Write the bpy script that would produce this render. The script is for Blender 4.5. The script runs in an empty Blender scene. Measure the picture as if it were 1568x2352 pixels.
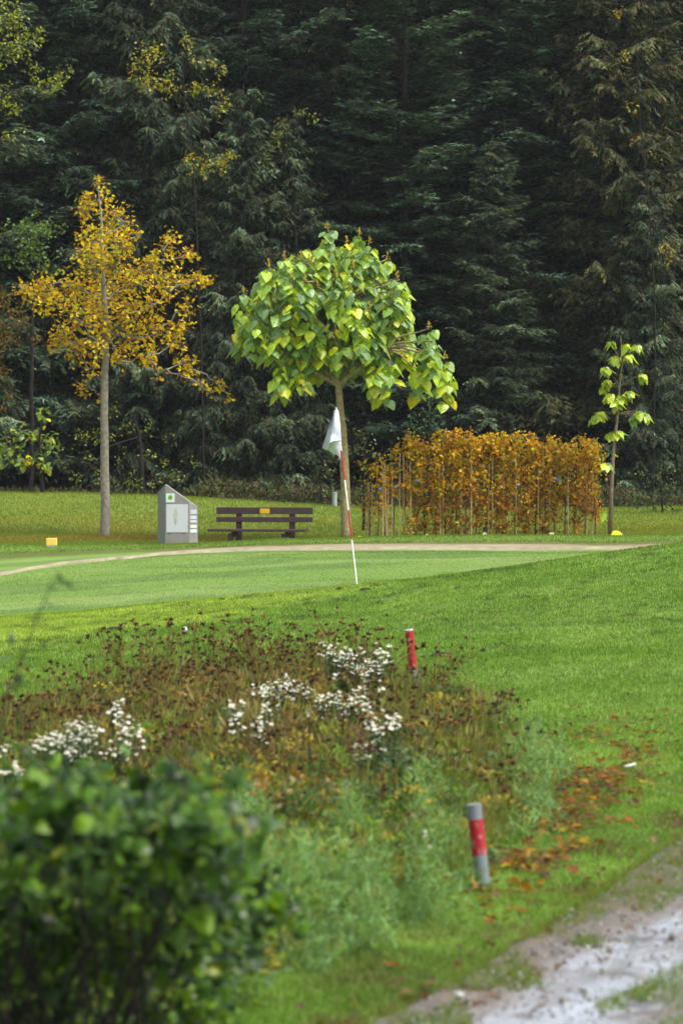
import bpy, math
import numpy as np
from mathutils import Vector

sc = bpy.context.scene
COL = sc.collection
rng = np.random.default_rng(7)

# ------------------------------------------------------------------ camera
F, CX, HY, CAMH = 8820.0, 784.0, 1026.0, 1.7     # 135 mm lens, eye 1.7 m above the track
cam = bpy.data.cameras.new('camera')
cam.sensor_fit = 'VERTICAL'; cam.sensor_height = 36.0; cam.sensor_width = 24.0
cam.lens = 135.0
cam.clip_start = 0.5; cam.clip_end = 2000
cam.dof.use_dof = True; cam.dof.focus_distance = 46.0; cam.dof.aperture_fstop = 6.0
camo = bpy.data.objects.new('camera', cam); COL.objects.link(camo)
camo.location = (0, 0, CAMH)
camo.rotation_euler = (math.radians(90) - math.atan(150 / F), 0, 0)
sc.camera = camo

# ------------------------------------------------------------------ light
SUN_EL, SUN_AZ = math.radians(56), math.radians(118)     # azimuth clockwise from the view direction
world = bpy.data.worlds.new('World'); sc.world = world; world.use_nodes = True
wn, wl = world.node_tree.nodes, world.node_tree.links
sky = wn.new('ShaderNodeTexSky'); sky.sky_type = 'NISHITA'; sky.sun_disc = False
sky.sun_elevation = SUN_EL; sky.sun_rotation = SUN_AZ
sky.air_density = 1.0; sky.dust_density = 4.0; sky.ozone_density = 1.0
hs = wn.new('ShaderNodeHueSaturation'); hs.inputs['Saturation'].default_value = 0.45
wl.new(sky.outputs[0], hs.inputs['Color'])
wl.new(hs.outputs[0], wn['Background'].inputs['Color'])
wn['Background'].inputs['Strength'].default_value = 0.15
sun = bpy.data.lights.new('sun', 'SUN'); sun.energy = 1.5; sun.angle = math.radians(14); sun.color = (1.0, .95, .86)
suno = bpy.data.objects.new('sun', sun); COL.objects.link(suno)
sd = Vector((math.sin(SUN_AZ) * math.cos(SUN_EL), math.cos(SUN_AZ) * math.cos(SUN_EL), math.sin(SUN_EL)))
suno.rotation_euler = (-sd).to_track_quat('-Z', 'Y').to_euler()
sc.view_settings.view_transform = 'Standard'; sc.view_settings.look = 'None'
sc.view_settings.exposure = 1.15; sc.view_settings.gamma = 1.0
sc.render.engine = 'CYCLES'
sc.cycles.use_denoising = True
sc.cycles.max_bounces = 6; sc.cycles.transmission_bounces = 4; sc.cycles.transparent_max_bounces = 4
sc.cycles.caustics_reflective = False; sc.cycles.caustics_refractive = False

# ------------------------------------------------------------------ noise and maths helpers
_T = np.random.default_rng(99).random((256, 256))
def vnoise(x, y):
    x = np.asarray(x, float); y = np.asarray(y, float)
    xi = np.floor(x).astype(int); yi = np.floor(y).astype(int)
    fx = x - xi; fy = y - yi
    fx = fx * fx * (3 - 2 * fx); fy = fy * fy * (3 - 2 * fy)
    a = _T[xi & 255, yi & 255]; b = _T[(xi + 1) & 255, yi & 255]
    c = _T[xi & 255, (yi + 1) & 255]; d = _T[(xi + 1) & 255, (yi + 1) & 255]
    return (a * (1 - fx) + b * fx) * (1 - fy) + (c * (1 - fx) + d * fx) * fy
def fbm(x, y, o=4, s=0):
    v, a, t = 0, 1.0, 0
    for k in range(o):
        v = v + a * vnoise(x * 2 ** k + 17.3 * k + s, y * 2 ** k + 9.1 * k + s * 1.7); t += a; a *= .55
    return v / t
def sstep(a, b, x):
    t = np.clip((x - a) / (b - a), 0, 1); return t * t * (3 - 2 * t)
def P(px, py, d):
    """a point of the place seen at px, py (photograph at 1568 wide), d metres out"""
    return np.array([(px - CX) * d / F, d, CAMH - (py - HY) * d / F])
def lerp3(a, b, t):
    return np.asarray(a)[None, :] * (1 - t[:, None]) + np.asarray(b)[None, :] * t[:, None]
def unit(v):
    return v / np.maximum(np.linalg.norm(v, axis=-1, keepdims=True), 1e-9)
def palette(n, cols, w=None, jit=.15, r=rng):
    cols = np.array(cols, float)
    i = r.choice(len(cols), n, p=None if w is None else np.array(w) / sum(w))
    c = cols[i] * (1 + r.normal(0, jit, (n, 1)))
    return np.clip(c, .002, .95)

# ------------------------------------------------------------------ terrain height
_px = np.array([-400, 0, 400, 784, 1134, 1568, 1950.])
def _zy(ys, d): return [CAMH - (y - HY) * d / F for y in ys]
_rows = [
    (-50, [0] * 7), (14, [0] * 7),
    (20, [0, 0, 0, 0, .02, .06, .1]),
    (30, [-.09, -.06, -.03, 0, .09, .2, .28]),
    (40, [-.25, -.19, -.1, 0, .16, .36, .48]),
    (46.3, _zy([1450, 1420, 1386, 1348, 1305, 1243, 1205], 46.3)),
    (48.5, [-.6, -.45, -.28, -.1, .1, .40, .55]),
    (52, [-.8, -.72, -.6, -.5, -.4, -.2, 0]),
    (61, _zy([1350, 1310, 1282, 1272, 1272, 1266, 1266], 61)),
    (65.3, _zy([1310, 1286, 1263, 1257, 1257, 1256, 1256], 65.3)),
    (66.6, _zy([1262, 1255, 1250, 1238, 1231, 1230, 1230], 66.6)),
    (68.0, _zy([1256, 1252, 1248, 1235, 1229, 1228, 1228], 68)),
    (70, [-.03, -.03, -.04, -.02, .02, .05, .05]),
    (73, [.10, .10, .06, .05, .10, .12, .12]),
    (79, _zy([1126, 1127, 1138, 1164, 1170, 1164, 1152], 79)),
    (83, [.62, .60, .5, .32, .3, .36, .4]),
    (92, [.9, .9, .8, .7, .7, .8, .9]),
    (96, [2.4] * 7), (150, [30] * 7), (400, [60] * 7)]
_D = np.concatenate([np.arange(-50, 8, 2.), np.arange(8, 100, .2), np.arange(100, 401, 5.)])
_PX = np.arange(-400, 1951, 25.)
_tab = np.zeros((len(_PX), len(_D)))
_rd = np.array([r[0] for r in _rows], float); _rz = np.array([r[1] for r in _rows], float)
for _i, _p in enumerate(_PX):
    _tab[_i] = np.interp(_D, _rd, [np.interp(_p, _px, z) for z in _rz])
def _smooth(a, k, ax):
    w = np.exp(-.5 * (np.arange(-3 * k, 3 * k + 1) / k) ** 2); w /= w.sum()
    pad = [(0, 0), (0, 0)]; pad[ax] = (3 * k, 3 * k)
    b = np.pad(a, pad, mode='edge')
    return np.apply_along_axis(lambda v: np.convolve(v, w, 'valid'), ax, b)
_tab = _smooth(_tab, 2, 0)
_n0 = np.searchsorted(_D, 8); _n1 = np.searchsorted(_D, 99.9)
_tab[:, _n0:_n1] = _smooth(_tab[:, _n0:_n1], 2, 1)
def H(x, y):
    x = np.asarray(x, float); y = np.asarray(y, float)
    px = np.clip(CX + F * x / np.maximum(y, 6.0), -399, 1949)
    u = (px + 400) / 25; i = np.clip(u.astype(int), 0, len(_PX) - 2); fu = u - i
    yy = np.clip(y, _D[0], _D[-1] - 1e-3)
    j = np.clip(np.searchsorted(_D, yy, side='right') - 1, 0, len(_D) - 2)
    fv = (yy - _D[j]) / (_D[j + 1] - _D[j])
    z = (_tab[i, j] * (1 - fu) + _tab[i + 1, j] * fu) * (1 - fv) + (_tab[i, j + 1] * (1 - fu) + _tab[i + 1, j + 1] * fu) * fv
    near = sstep(9, 15, y) * (1 - sstep(80, 84, y))
    return z + near * (fbm(x * .9, y * .35, 3) - .5) * .05
def ground_hit(px, py):
    """where a look at px, py meets the ground"""
    d = np.arange(9, 84, .02)
    z = H((px - CX) * d / F, d); y = HY + (CAMH - z) * F / d
    k = np.argmax(y <= py)
    return (px - CX) * d[k] / F, d[k]

# ------------------------------------------------------------------ ground colour (kinds of turf, plus sunlight painted in along the crest)
G_MAIN, G_SUNLIT = np.array([.105, .195, .021]), np.array([.240, .335, .044])
def turf(x, y):
    x = np.asarray(x, float); y = np.asarray(y, float)
    px = CX + F * x / np.maximum(y, 6)
    c = np.tile(G_MAIN, x.shape + (1,)).astype(float)
    def mix(m, col):
        nonlocal c
        m = np.clip(m, 0, 1)[..., None]; c = c * (1 - m) + np.array(col) * m
    n1 = fbm(x * .8, y * .30, 4, 3); n2 = fbm(x * 3.1, y * 1.2, 3, 8); n3 = fbm(x * .35 + y * .1, y * .9, 3, 21)
    mix(sstep(.45, .75, n1) * .5, [.150, .245, .030])
    mix(sstep(.5, .8, n3) * .45, [.135, .205, .045])
    mix(sstep(.55, .8, n2) * .5, [.070, .150, .009])
    band = sstep(-2.5, 2.5, y - 34 - px * .012 + (n1 - .5) * 6) * (1 - sstep(50, 52, y)) * (1 - sstep(650, 1150, px) * .75)
    mix(band * .9, G_SUNLIT)  # sunlit look of the left crest, put into the turf colour
    mix(sstep(.44, .62, fbm(x * .9 + y * .12, y * .75, 4, 47)) * (y < 50) * .35, [.066, .135, .014])
    mix(sstep(.5, .66, fbm(x * 1.4 + y * .1, y * 1.3, 4, 57)) * (y < 50) * .3, [.185, .270, .055])
    mix(sstep(.66, .74, fbm(x * 5.5, y * 1.6, 3, 40)) * (1 - sstep(50, 51, y)) * sstep(26, 34, y) * .55, [.022, .040, .009])
    c = c * (.72 + .56 * fbm(x * 13, y * 4.5, 3, 66))[..., None]
    low = sstep(50, 52, y) * (1 - sstep(64, 66, y)); mix(low * .9, [.140, .228, .048])
    mix(low * sstep(.38, .68, fbm(x * .25, y * 1.3, 4, 5)) * .8, [.185, .260, .075])
    mix(low * sstep(.42, .66, fbm(x * .5, y * 1.4, 4, 15)) * .6, [.070, .140, .028])
    mix(sstep(65.6, 66.6, y) * (1 - sstep(68, 70, y)), [.115, .190, .025])
    mix(sstep(65.0, 65.4, y) * (1 - sstep(65.8, 66.2, y)) * .6, [.075, .060, .022])
    hill = sstep(68.5, 70.5, y)
    mix(hill, [.125, .175, .022])
    mix(hill * sstep(.4, .75, fbm(x * .5, y * .5, 4, 9)) * .8, [.160, .185, .022])
    mix(hill * sstep(73, 78, y) * .5, [.150, .215, .032])
    dry = hill * (1 - sstep(72.5, 75.5, y)) * sstep(.35, .65, fbm(x * .7, y * .8, 3, 31)) * (1 - sstep(420, 620, px) * .75)
    mix(dry * .55, [.200, .130, .022])
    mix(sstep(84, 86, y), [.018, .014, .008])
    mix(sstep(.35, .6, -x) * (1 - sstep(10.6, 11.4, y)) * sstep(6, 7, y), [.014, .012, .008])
    # worn, leaf-strewn verge beside the track
    mix(sstep(-.3, .5, verge(x, y)) * sstep(.46, .62, fbm(x * 4, y * 1.8, 4, 50)) * .6, [.085, .050, .022])
    mix((y < 20) * sstep(.5, .7, fbm(x * 4, y * 2, 3, 61)) * .3, [.045, .050, .015])
    return np.clip(c, .003, .9)
_TE = np.array([(-2.2, 3), (-1.1, 7), (-.35, 9.6), (.24, 11.3), (.52, 12.25), (1.0, 14.2), (1.72, 16.9), (2.65, 20.2), (4.1, 25.5), (7.5, 36)])
def track_edge(y): return np.interp(y, _TE[:, 1], _TE[:, 0])
def verge(x, y): return np.where(np.asarray(y) < 24, .9 - (track_edge(y) - x) * 1.6, -1)

# ------------------------------------------------------------------ object helpers
def tag(o, label=None, cat=None, group=None, kind=None):
    if label: o['label'] = label
    if cat: o['category'] = cat
    if group: o['group'] = group
    if kind: o['kind'] = kind
    return o
def empty(name, loc, label, cat, group=None):
    o = bpy.data.objects.new(name, None); COL.objects.link(o)
    o.location = [float(v) for v in loc]; o.empty_display_size = .1
    return tag(o, label, cat, group)
def dup(root, loc, rz, scale, label, group=None):
    r = root.copy(); COL.objects.link(r)
    r.location = [float(v) for v in loc]; r.rotation_euler = (0, 0, rz); r.scale = (scale, scale, scale)
    r['label'] = label
    if group: r['group'] = group
    for ch in list(root.children):
        c = ch.copy(); COL.objects.link(c); c.parent = r
    return r

class Soup:
    def __init__(s): s.v, s.f, s.c, s.n = [], [], [], 0
    def add(s, V, T, C):
        """V (k,3), T (m,3) triangles, C colour (3,) or (k,3)"""
        V = np.asarray(V, float); T = np.asarray(T, int); C = np.asarray(C, float)
        if C.ndim == 1: C = np.tile(C, (len(V), 1))
        s.v.append(V); s.f.append(T + s.n); s.c.append(C); s.n += len(V)
        return s
    def scatter(s, tv, tf, pos, Y, hint, size, C, wid=None):
        """copies of a small template: its y axis along Y, its z axis towards hint"""
        n = len(pos)
        if n == 0: return s
        Y = unit(Y); X = unit(np.cross(Y, hint)); Z = np.cross(X, Y)
        size = np.broadcast_to(np.asarray(size, float), (n,))
        wid = size if wid is None else np.broadcast_to(np.asarray(wid, float), (n,))
        tv = np.asarray(tv, float); tf = np.asarray(tf, int); k = len(tv)
        V = pos[:, None, :] + (tv[None, :, 0:1] * wid[:, None, None]) * X[:, None, :] + (tv[None, :, 1:2] * size[:, None, None]) * Y[:, None, :] + (tv[None, :, 2:3] * size[:, None, None]) * Z[:, None, :]
        T = tf[None] + (np.arange(n) * k)[:, None, None]
        C = np.asarray(C, float)
        if C.ndim == 1: C = np.tile(C, (n, 1))
        return s.add(V.reshape(-1, 3), T.reshape(-1, 3), np.repeat(C, k, axis=0))
    def tube(s, pts, rad, C, n=6, cap=True):
        pts = np.asarray(pts, float); rad = np.broadcast_to(np.asarray(rad, float), (len(pts),))
        tg = unit(np.gradient(pts, axis=0))
        ref = np.array([1., 0, 0]) if abs(tg[0][0]) < .8 else np.array([0, 1., 0])
        A = unit(np.cross(tg, ref)); B = np.cross(tg, A)
        th = np.arange(n) * 2 * math.pi / n
        V = pts[:, None, :] + rad[:, None, None] * (np.cos(th)[None, :, None] * A[:, None, :] + np.sin(th)[None, :, None] * B[:, None, :])
        m = len(pts); T = []
        for i in range(m - 1):
            for j in range(n):
                a, b = i * n + j, i * n + (j + 1) % n
                T += [(a, b, b + n), (a, b + n, a + n)]
        V = V.reshape(-1, 3)
        if cap:
            V = np.vstack([V, pts[:1], pts[-1:]]); e = m * n
            for j in range(n):
                T += [(e, (j + 1) % n, j), (e + 1, (m - 1) * n + j, (m - 1) * n + (j + 1) % n)]
        return s.add(V, T, C)
    def box(s, c, sz, C, rz=0.):
        x, y, z = np.array(sz) / 2
        V = np.array([(a, b, d) for a in (-x, x) for b in (-y, y) for d in (-z, z)])
        R = np.array([[math.cos(rz), -math.sin(rz), 0], [math.sin(rz), math.cos(rz), 0], [0, 0, 1]])
        V = V @ R.T + np.array(c)
        Q = [(0, 1, 3, 2), (4, 6, 7, 5), (0, 4, 5, 1), (2, 3, 7, 6), (0, 2, 6, 4), (1, 5, 7, 3)]
        return s.add(V, [t for q in Q for t in ((q[0], q[1], q[2]), (q[0], q[2], q[3]))], C)
    def build(s, name, mat, parent=None, smooth=False, origin=None):
        V = np.vstack(s.v); T = np.vstack(s.f); C = np.vstack(s.c)
        if parent is not None and origin is None: origin = np.array(parent.location)
        if parent is not None and parent.parent is not None: origin = origin + np.array(parent.parent.location)
        o0 = np.zeros(3) if origin is None else np.asarray(origin, float)
        me = bpy.data.meshes.new(name)
        me.vertices.add(len(V)); me.vertices.foreach_set('co', (V - o0).astype(np.float32).ravel())
        me.loops.add(T.size); me.loops.foreach_set('vertex_index', T.astype(np.int32).ravel())
        me.polygons.add(len(T))
        me.polygons.foreach_set('loop_start', (np.arange(len(T)) * 3).astype(np.int32))
        me.polygons.foreach_set('loop_total', np.full(len(T), 3, np.int32))
        me.polygons.foreach_set('use_smooth', np.full(len(T), smooth, bool))
        me.update(calc_edges=True)
        a = me.attributes.new('tint', 'FLOAT_COLOR', 'POINT')
        a.data.foreach_set('color', np.hstack([C, np.ones((len(C), 1))]).astype(np.float32).ravel())
        me.materials.append(mat)
        o = bpy.data.objects.new(name, me); COL.objects.link(o)
        if parent is not None: o.parent = parent
        elif origin is not None: o.location = [float(v) for v in o0]
        return o

# ------------------------------------------------------------------ materials
def new_mat(name):
    m = bpy.data.materials.new(name); m.use_nodes = True
    return m, m.node_tree.nodes, m.node_tree.links, m.node_tree.nodes['Principled BSDF']
def tinted(name, rough=.6, trans=0., spec=.5, nscale=0., namt=.0, bump=0., bscale=40., tcol=(1.5, 1.35, .6), coat=0.):
    m, N, L, b = new_mat(name)
    at = N.new('ShaderNodeAttribute'); at.attribute_name = 'tint'
    col = at.outputs['Color']
    if namt:
        tc = N.new('ShaderNodeTexCoord'); nz = N.new('ShaderNodeTexNoise'); nz.inputs['Scale'].default_value = nscale; nz.inputs['Detail'].default_value = 6
        L.new(tc.outputs['Object'], nz.inputs['Vector'])
        mr = N.new('ShaderNodeMapRange'); mr.inputs[1].default_value = .3; mr.inputs[2].default_value = .7
        mr.inputs[3].default_value = 1 - namt; mr.inputs[4].default_value = 1 + namt
        L.new(nz.outputs['Fac'], mr.inputs[0])
        mx = N.new('ShaderNodeVectorMath'); mx.operation = 'SCALE'
        L.new(col, mx.inputs[0]); L.new(mr.outputs[0], mx.inputs['Scale']); col = mx.outputs[0]
    if bump:
        tc2 = N.new('ShaderNodeTexCoord'); n2 = N.new('ShaderNodeTexNoise'); n2.inputs['Scale'].default_value = bscale; n2.inputs['Detail'].default_value = 5
        L.new(tc2.outputs['Object'], n2.inputs['Vector'])
        bp = N.new('ShaderNodeBump'); bp.inputs['Strength'].default_value = bump; bp.inputs['Distance'].default_value = .02
        L.new(n2.outputs['Fac'], bp.inputs['Height']); L.new(bp.outputs[0], b.inputs['Normal'])
    L.new(col, b.inputs['Base Color'])
    b.inputs['Roughness'].default_value = rough; b.inputs['Specular IOR Level'].default_value = spec
    if trans:
        out = N['Material Output']; tr = N.new('ShaderNodeBsdfTranslucent'); ms = N.new('ShaderNodeMixShader')
        mv = N.new('ShaderNodeVectorMath'); mv.operation = 'MULTIPLY'; mv.inputs[1].default_value = tcol
        L.new(col, mv.inputs[0]); L.new(mv.outputs[0], tr.inputs['Color'])
        ms.inputs[0].default_value = trans
        L.new(b.outputs[0], ms.inputs[1]); L.new(tr.outputs[0], ms.inputs[2]); L.new(ms.outputs[0], out.inputs['Surface'])
    return m
M_LEAF = tinted('leaf', .42, .38, .5, 6, .15)
M_AUTUMN = tinted('autumn_leaf', .6, .42, .2, 6, .2, tcol=(1.32, 1.14, .4))
M_GLOSSY = tinted('glossy_leaf', .40, .34, .32, 9, .25)
M_NEEDLE = tinted('needle', .75, .22, .12, 1.3, .45, tcol=(1.2, 1.3, .8))
M_BARK = tinted('bark', .85, 0, .2, 14, .35, .6, 30)
M_GRASS = tinted('grass_blade', .6, .42, .15, 5, .12, tcol=(1.5, 1.35, .7))
M_TURF = tinted('turf', .8, 0, .15, 28, .22, .7, 60)
M_SAND = tinted('sand', .9, 0, .2, 6, .12, .3, 40)
M_DRY = tinted('dry_weed', .8, .15, .2, 20, .2, tcol=(1.2, 1.0, .7))
M_PETAL = tinted('petal', .6, .3, .3, tcol=(1, 1, 1))
M_WOOD = tinted('brown_slat', .7, 0, .3, 12, .2, .4, 60)
M_CONCRETE = tinted('concrete', .75, 0, .3, 5, .12, .2, 60)
M_PLAIN = tinted('painted', .45, 0, .4, 30, .05)
M_CLOTH = tinted('flag_cloth', .8, .12, .2, 40, .04, .15, 300, tcol=(1, 1, 1))
def stake_paint():
    m, N, L, b = new_mat('scuffed_red_paint')
    tc = N.new('ShaderNodeTexCoord'); nz = N.new('ShaderNodeTexNoise'); nz.inputs['Scale'].default_value = 28; nz.inputs['Detail'].default_value = 6
    L.new(tc.outputs['Object'], nz.inputs['Vector'])
    r = N.new('ShaderNodeValToRGB'); r.color_ramp.elements[0].position = .56; r.color_ramp.elements[1].position = .66
    r.color_ramp.elements[0].color = (.30, .006, .012, 1); r.color_ramp.elements[1].color = (.30, .16, .15, 1)
    L.new(nz.outputs['Fac'], r.inputs[0]); L.new(r.outputs[0], b.inputs['Base Color']); b.inputs['Roughness'].default_value = .4
    return m
M_RED = stake_paint()
def track_mat():
    m, N, L, b = new_mat('wet_track')
    at = N.new('ShaderNodeAttribute'); at.attribute_name = 'tint'
    w = N.new('ShaderNodeSeparateColor'); L.new(at.outputs['Color'], w.inputs[0])
    tc = N.new('ShaderNodeTexCoord'); n2 = N.new('ShaderNodeTexNoise'); n2.inputs['Scale'].default_value = 45; n2.inputs['Detail'].default_value = 8
    L.new(tc.outputs['Object'], n2.inputs['Vector'])
    mr0 = N.new('ShaderNodeMapRange'); mr0.inputs[1].default_value = .3; mr0.inputs[2].default_value = .7; mr0.inputs[3].default_value = .6; mr0.inputs[4].default_value = 1.35
    L.new(n2.outputs['Fac'], mr0.inputs[0])
    vm = N.new('ShaderNodeVectorMath'); vm.operation = 'SCALE'; L.new(at.outputs['Color'], vm.inputs[0]); L.new(mr0.outputs[0], vm.inputs['Scale'])
    L.new(vm.outputs[0], b.inputs['Base Color'])
    mr = N.new('ShaderNodeMapRange'); mr.inputs[1].default_value = .12; mr.inputs[2].default_value = .35; mr.inputs[3].default_value = .7; mr.inputs[4].default_value = .22
    L.new(w.outputs[2], mr.inputs[0]); L.new(mr.outputs[0], b.inputs['Roughness'])
    bp = N.new('ShaderNodeBump'); bp.inputs['Strength'].default_value = .5; bp.inputs['Distance'].default_value = .01
    L.new(n2.outputs['Fac'], bp.inputs['Height']); L.new(bp.outputs[0], b.inputs['Normal'])
    return m
M_TRACK = track_mat()

# templates ---------------------------------------------------------
BLADE = ([(-.5, 0, 0), (.5, 0, 0), (0, 1, .12)], [(0, 1, 2)])
LEAF = ([(0, 0, 0), (-.36, .45, .10), (0, .5, 0), (.36, .45, .10), (0, 1, -.06)], [(0, 2, 1), (0, 3, 2), (1, 2, 4), (2, 3, 4)])
SPRAY = ([(-.5, 0, 0), (.5, 0, 0), (-.42, .55, .05), (.42, .55, .05), (0, 1, -.05)], [(0, 1, 3), (0, 3, 2), (2, 3, 4)])
_h = [(0, .10), (.16, -.02), (.36, .06), (.47, .27), (.40, .52), (.22, .78), (.0, 1.02), (-.22, .78), (-.40, .52), (-.47, .27), (-.36, .06), (-.16, -.02)]
_h = [(0, .10), (.15, -.04), (.38, .04), (.50, .24), (.38, .50), (.30, .66), (.0, 1.04), (-.26, .72), (-.40, .50), (-.47, .22), (-.34, .05), (-.14, -.03)]
_hv = [(x, y, -.30 * abs(x) - .25 * (y - .3) ** 2 + .09 * math.sin(8 * y + 10 * x)) for x, y in _h]
HEART = ([(0, .28, 0), (0, .62, -.03)] + _hv,
         [(0, 2 + i, 2 + (i + 1) % 12) for i in (0, 1, 2, 3)] + [(0, 2 + i, 2 + (i + 1) % 12) for i in (8, 9, 10, 11)] + [(0, 6, 1), (0, 1, 10)] + [(1, 6, 7), (1, 7, 8), (1, 8, 9), (1, 9, 10)])
_s = [(.0, 0), (.12, .12), (.42, .10), (.30, .32), (.52, .5), (.25, .55), (.22, .8), (0, 1), (-.22, .8), (-.25, .55), (-.52, .5), (-.30, .32), (-.42, .10), (-.12, .12)]
MAPLE = ([(0, .42, 0)] + [(x, y, .22 * abs(x) + .08 * math.sin(9 * y)) for x, y in _s], [(0, 1 + i, 1 + (i + 1) % 14) for i in range(14)])
def rdir(n, r=rng): return unit(r.normal(size=(n, 3)))

# ================================================================== SETTING
def grid_mesh(xs, ys, zf, cf, name, mat, smooth=True):
    X, Y = np.meshgrid(xs, ys); Z = zf(X, Y); C = cf(X, Y).reshape(-1, 3)
    V = np.stack([X, Y, Z], -1).reshape(-1, 3); nx, ny = len(xs), len(ys)
    i, j = np.meshgrid(np.arange(nx - 1), np.arange(ny - 1)); a = (j * nx + i).ravel()
    T = np.vstack([np.stack([a, a + 1, a + nx + 1], 1), np.stack([a, a + nx + 1, a + nx], 1)])
    return Soup().add(V, T, C).build(name, mat, smooth=smooth)
xs = np.unique(np.concatenate([np.linspace(-300, -30, 12), np.linspace(-30, -11, 20), np.arange(-11, 11.01, .12), np.linspace(11, 30, 20), np.linspace(30, 300, 12)]))
ys = np.unique(np.concatenate([np.linspace(-50, 6, 12), np.arange(6, 24, .12), np.arange(24, 86, .2), np.arange(86, 110, 1.), np.linspace(110, 400, 20)]))
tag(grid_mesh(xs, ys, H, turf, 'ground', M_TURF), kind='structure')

# sand strip behind the lower lawn
def sand():
    px = np.arange(-300, 1900, 8.)
    near = np.interp(px, [-300, 0, 180, 350, 520, 784, 1134, 1568, 1900], [55, 60.1, 61.75, 62.8, 63.3, 63.4, 63.4, 63.4, 63.4]) + (fbm(px * .02, px * 0, 3) - .5) * .5
    far = np.interp(px, [-300, 0, 180, 350, 520, 784, 1134, 1568, 1900], [55.2, 60.4, 62.0, 63.3, 64.9, 65.4, 65.4, 65.2, 65]) + (fbm(px * .03, px * 0 + 4, 3) - .5) * .25
    nr = 9; V = []; C = []
    for k in range(nr):
        d = near + (far - near) * k / (nr - 1); x = (px - CX) * d / F
        V.append(np.stack([x, d, H(x, d) + .022 + (.02 if 0 < k < nr - 1 else -.03) ], 1))
        m = fbm(x * .8, d * 1.6, 4, 77)[:, None]
        C.append(np.array([.17, .145, .08]) * (1 - m) + np.array([.32, .29, .20]) * m); C[-1] = C[-1] * (.7 + .6 * fbm(x * 5, d * 9, 3, 5))[:, None]
        if k >= nr - 3: C[-1] = C[-1] * .5 + np.array([.20, .14, .06]) * .5
    n = len(px); V = np.array(V).reshape(-1, 3); C = np.array(C).reshape(-1, 3); T = []
    for k in range(nr - 1):
        a = k * n + np.arange(n - 1); T += [np.stack([a, a + 1, a + n + 1], 1), np.stack([a, a + n + 1, a + n], 1)]
    tag(Soup().add(V, np.vstack(T), C).build('sand_path', M_SAND, smooth=True), kind='structure')
sand()

# wet limestone track
def track():
    v = np.concatenate([np.arange(4, 20, .025), np.arange(20, 34, .15)]); u = np.arange(-.12, 3.4, .025)
    U, Vv = np.meshgrid(u, v)
    ex = np.interp(Vv, _TE[:, 1], _TE[:, 0]); X = ex + U * 1.06; Y = Vv - U * .22
    wob = (fbm(Y * 1.3, X * 1.3, 3, 4) - .5) * .22
    u2 = U + wob
    st = fbm(u2 * 9, Vv * 1.6 - U, 4, 12); fine = fbm(X * 16, Y * 7, 3, 33); big = fbm(X * 1.6, Y * 1.1, 3, 71)
    c = np.zeros(X.shape + (3,)) + np.array([.135, .125, .105])
    def mix(m, col):
        nonlocal c
        m = np.clip(m, 0, 1)[..., None]; c = c * (1 - m) + np.array(col) * m
    mix(sstep(.35, .65, st), [.175, .185, .19])
    cen = np.interp(Vv, [9, 11.3, 13, 14.6, 18], [.10, .22, .34, .52, .62])
    rut = 1 - sstep(.16, .40, np.abs(u2 - cen)); mix(rut * sstep(.25, .5, st * .6 + fine * .4) * .95, [.36, .40, .45])  # pale limestone ruts; the bluish sky reflection is painted into their colour
    rut2 = 1 - sstep(.25, .5, np.abs(u2 - 1.55)); mix(rut2 * sstep(.3, .55, st) * .9, [.28, .31, .35])
    mix((1 - sstep(.05, .34, u2 + (big - .5) * .4)) * .9, [.09, .065, .038])
    mix(sstep(.48, .62, fine * .5 + big * .5) * .85 * (1 - rut * .6), [.10, .07, .04])
    mix(sstep(.50, .62, fbm(u2 * 14, Vv * 2.2, 4, 120)) * .65, [.10, .09, .08])
    mix(sstep(.60, .72, fbm(X * 11, Y * 4, 3, 90)) * .8, [.07, .065, .06])
    Z = H(X, Y) + .032 + (fine - .5) * .02 - rut * .010 - .09 * (U < -.09)
    nx, ny = len(u), len(v); V = np.stack([X, Y, Z], -1).reshape(-1, 3)
    i, j = np.meshgrid(np.arange(nx - 1), np.arange(ny - 1)); a = (j * nx + i).ravel()
    T = np.vstack([np.stack([a, a + 1, a + nx + 1], 1), np.stack([a, a + nx + 1, a + nx], 1)])
    tag(Soup().add(V, T, c.reshape(-1, 3)).build('track_path', M_TRACK, smooth=True), kind='structure')
track()

# ------------------------------------------------------------------ the overgrown bed (outline on the ground, x by distance)
_bed = np.array([ground_hit(*q) for q in [(-260, 1730), (0, 1700), (140, 1655), (300, 1608), (520, 1586), (930, 1592), (1060, 1640), (1180, 1715), (1245, 1800), (1190, 1900), (1110, 1965), (1020, 2060), (760, 2130), (620, 2230), (480, 2340), (-300, 2345)]])
def inside(x, y, poly=_bed):
    r = np.zeros(np.shape(x), bool); n = len(poly)
    for i in range(n):
        (x1, y1), (x2, y2) = poly[i], poly[i - 1]
        r ^= ((y1 > y) != (y2 > y)) & (x < (x2 - x1) * (y - y1) / (y2 - y1 + 1e-12) + x1)
    return r
def in_track(x, y): return (x > track_edge(y) + .02 + (fbm(x * 2, y * 2, 3) - .5) * .3) & (y < 30)

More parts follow.
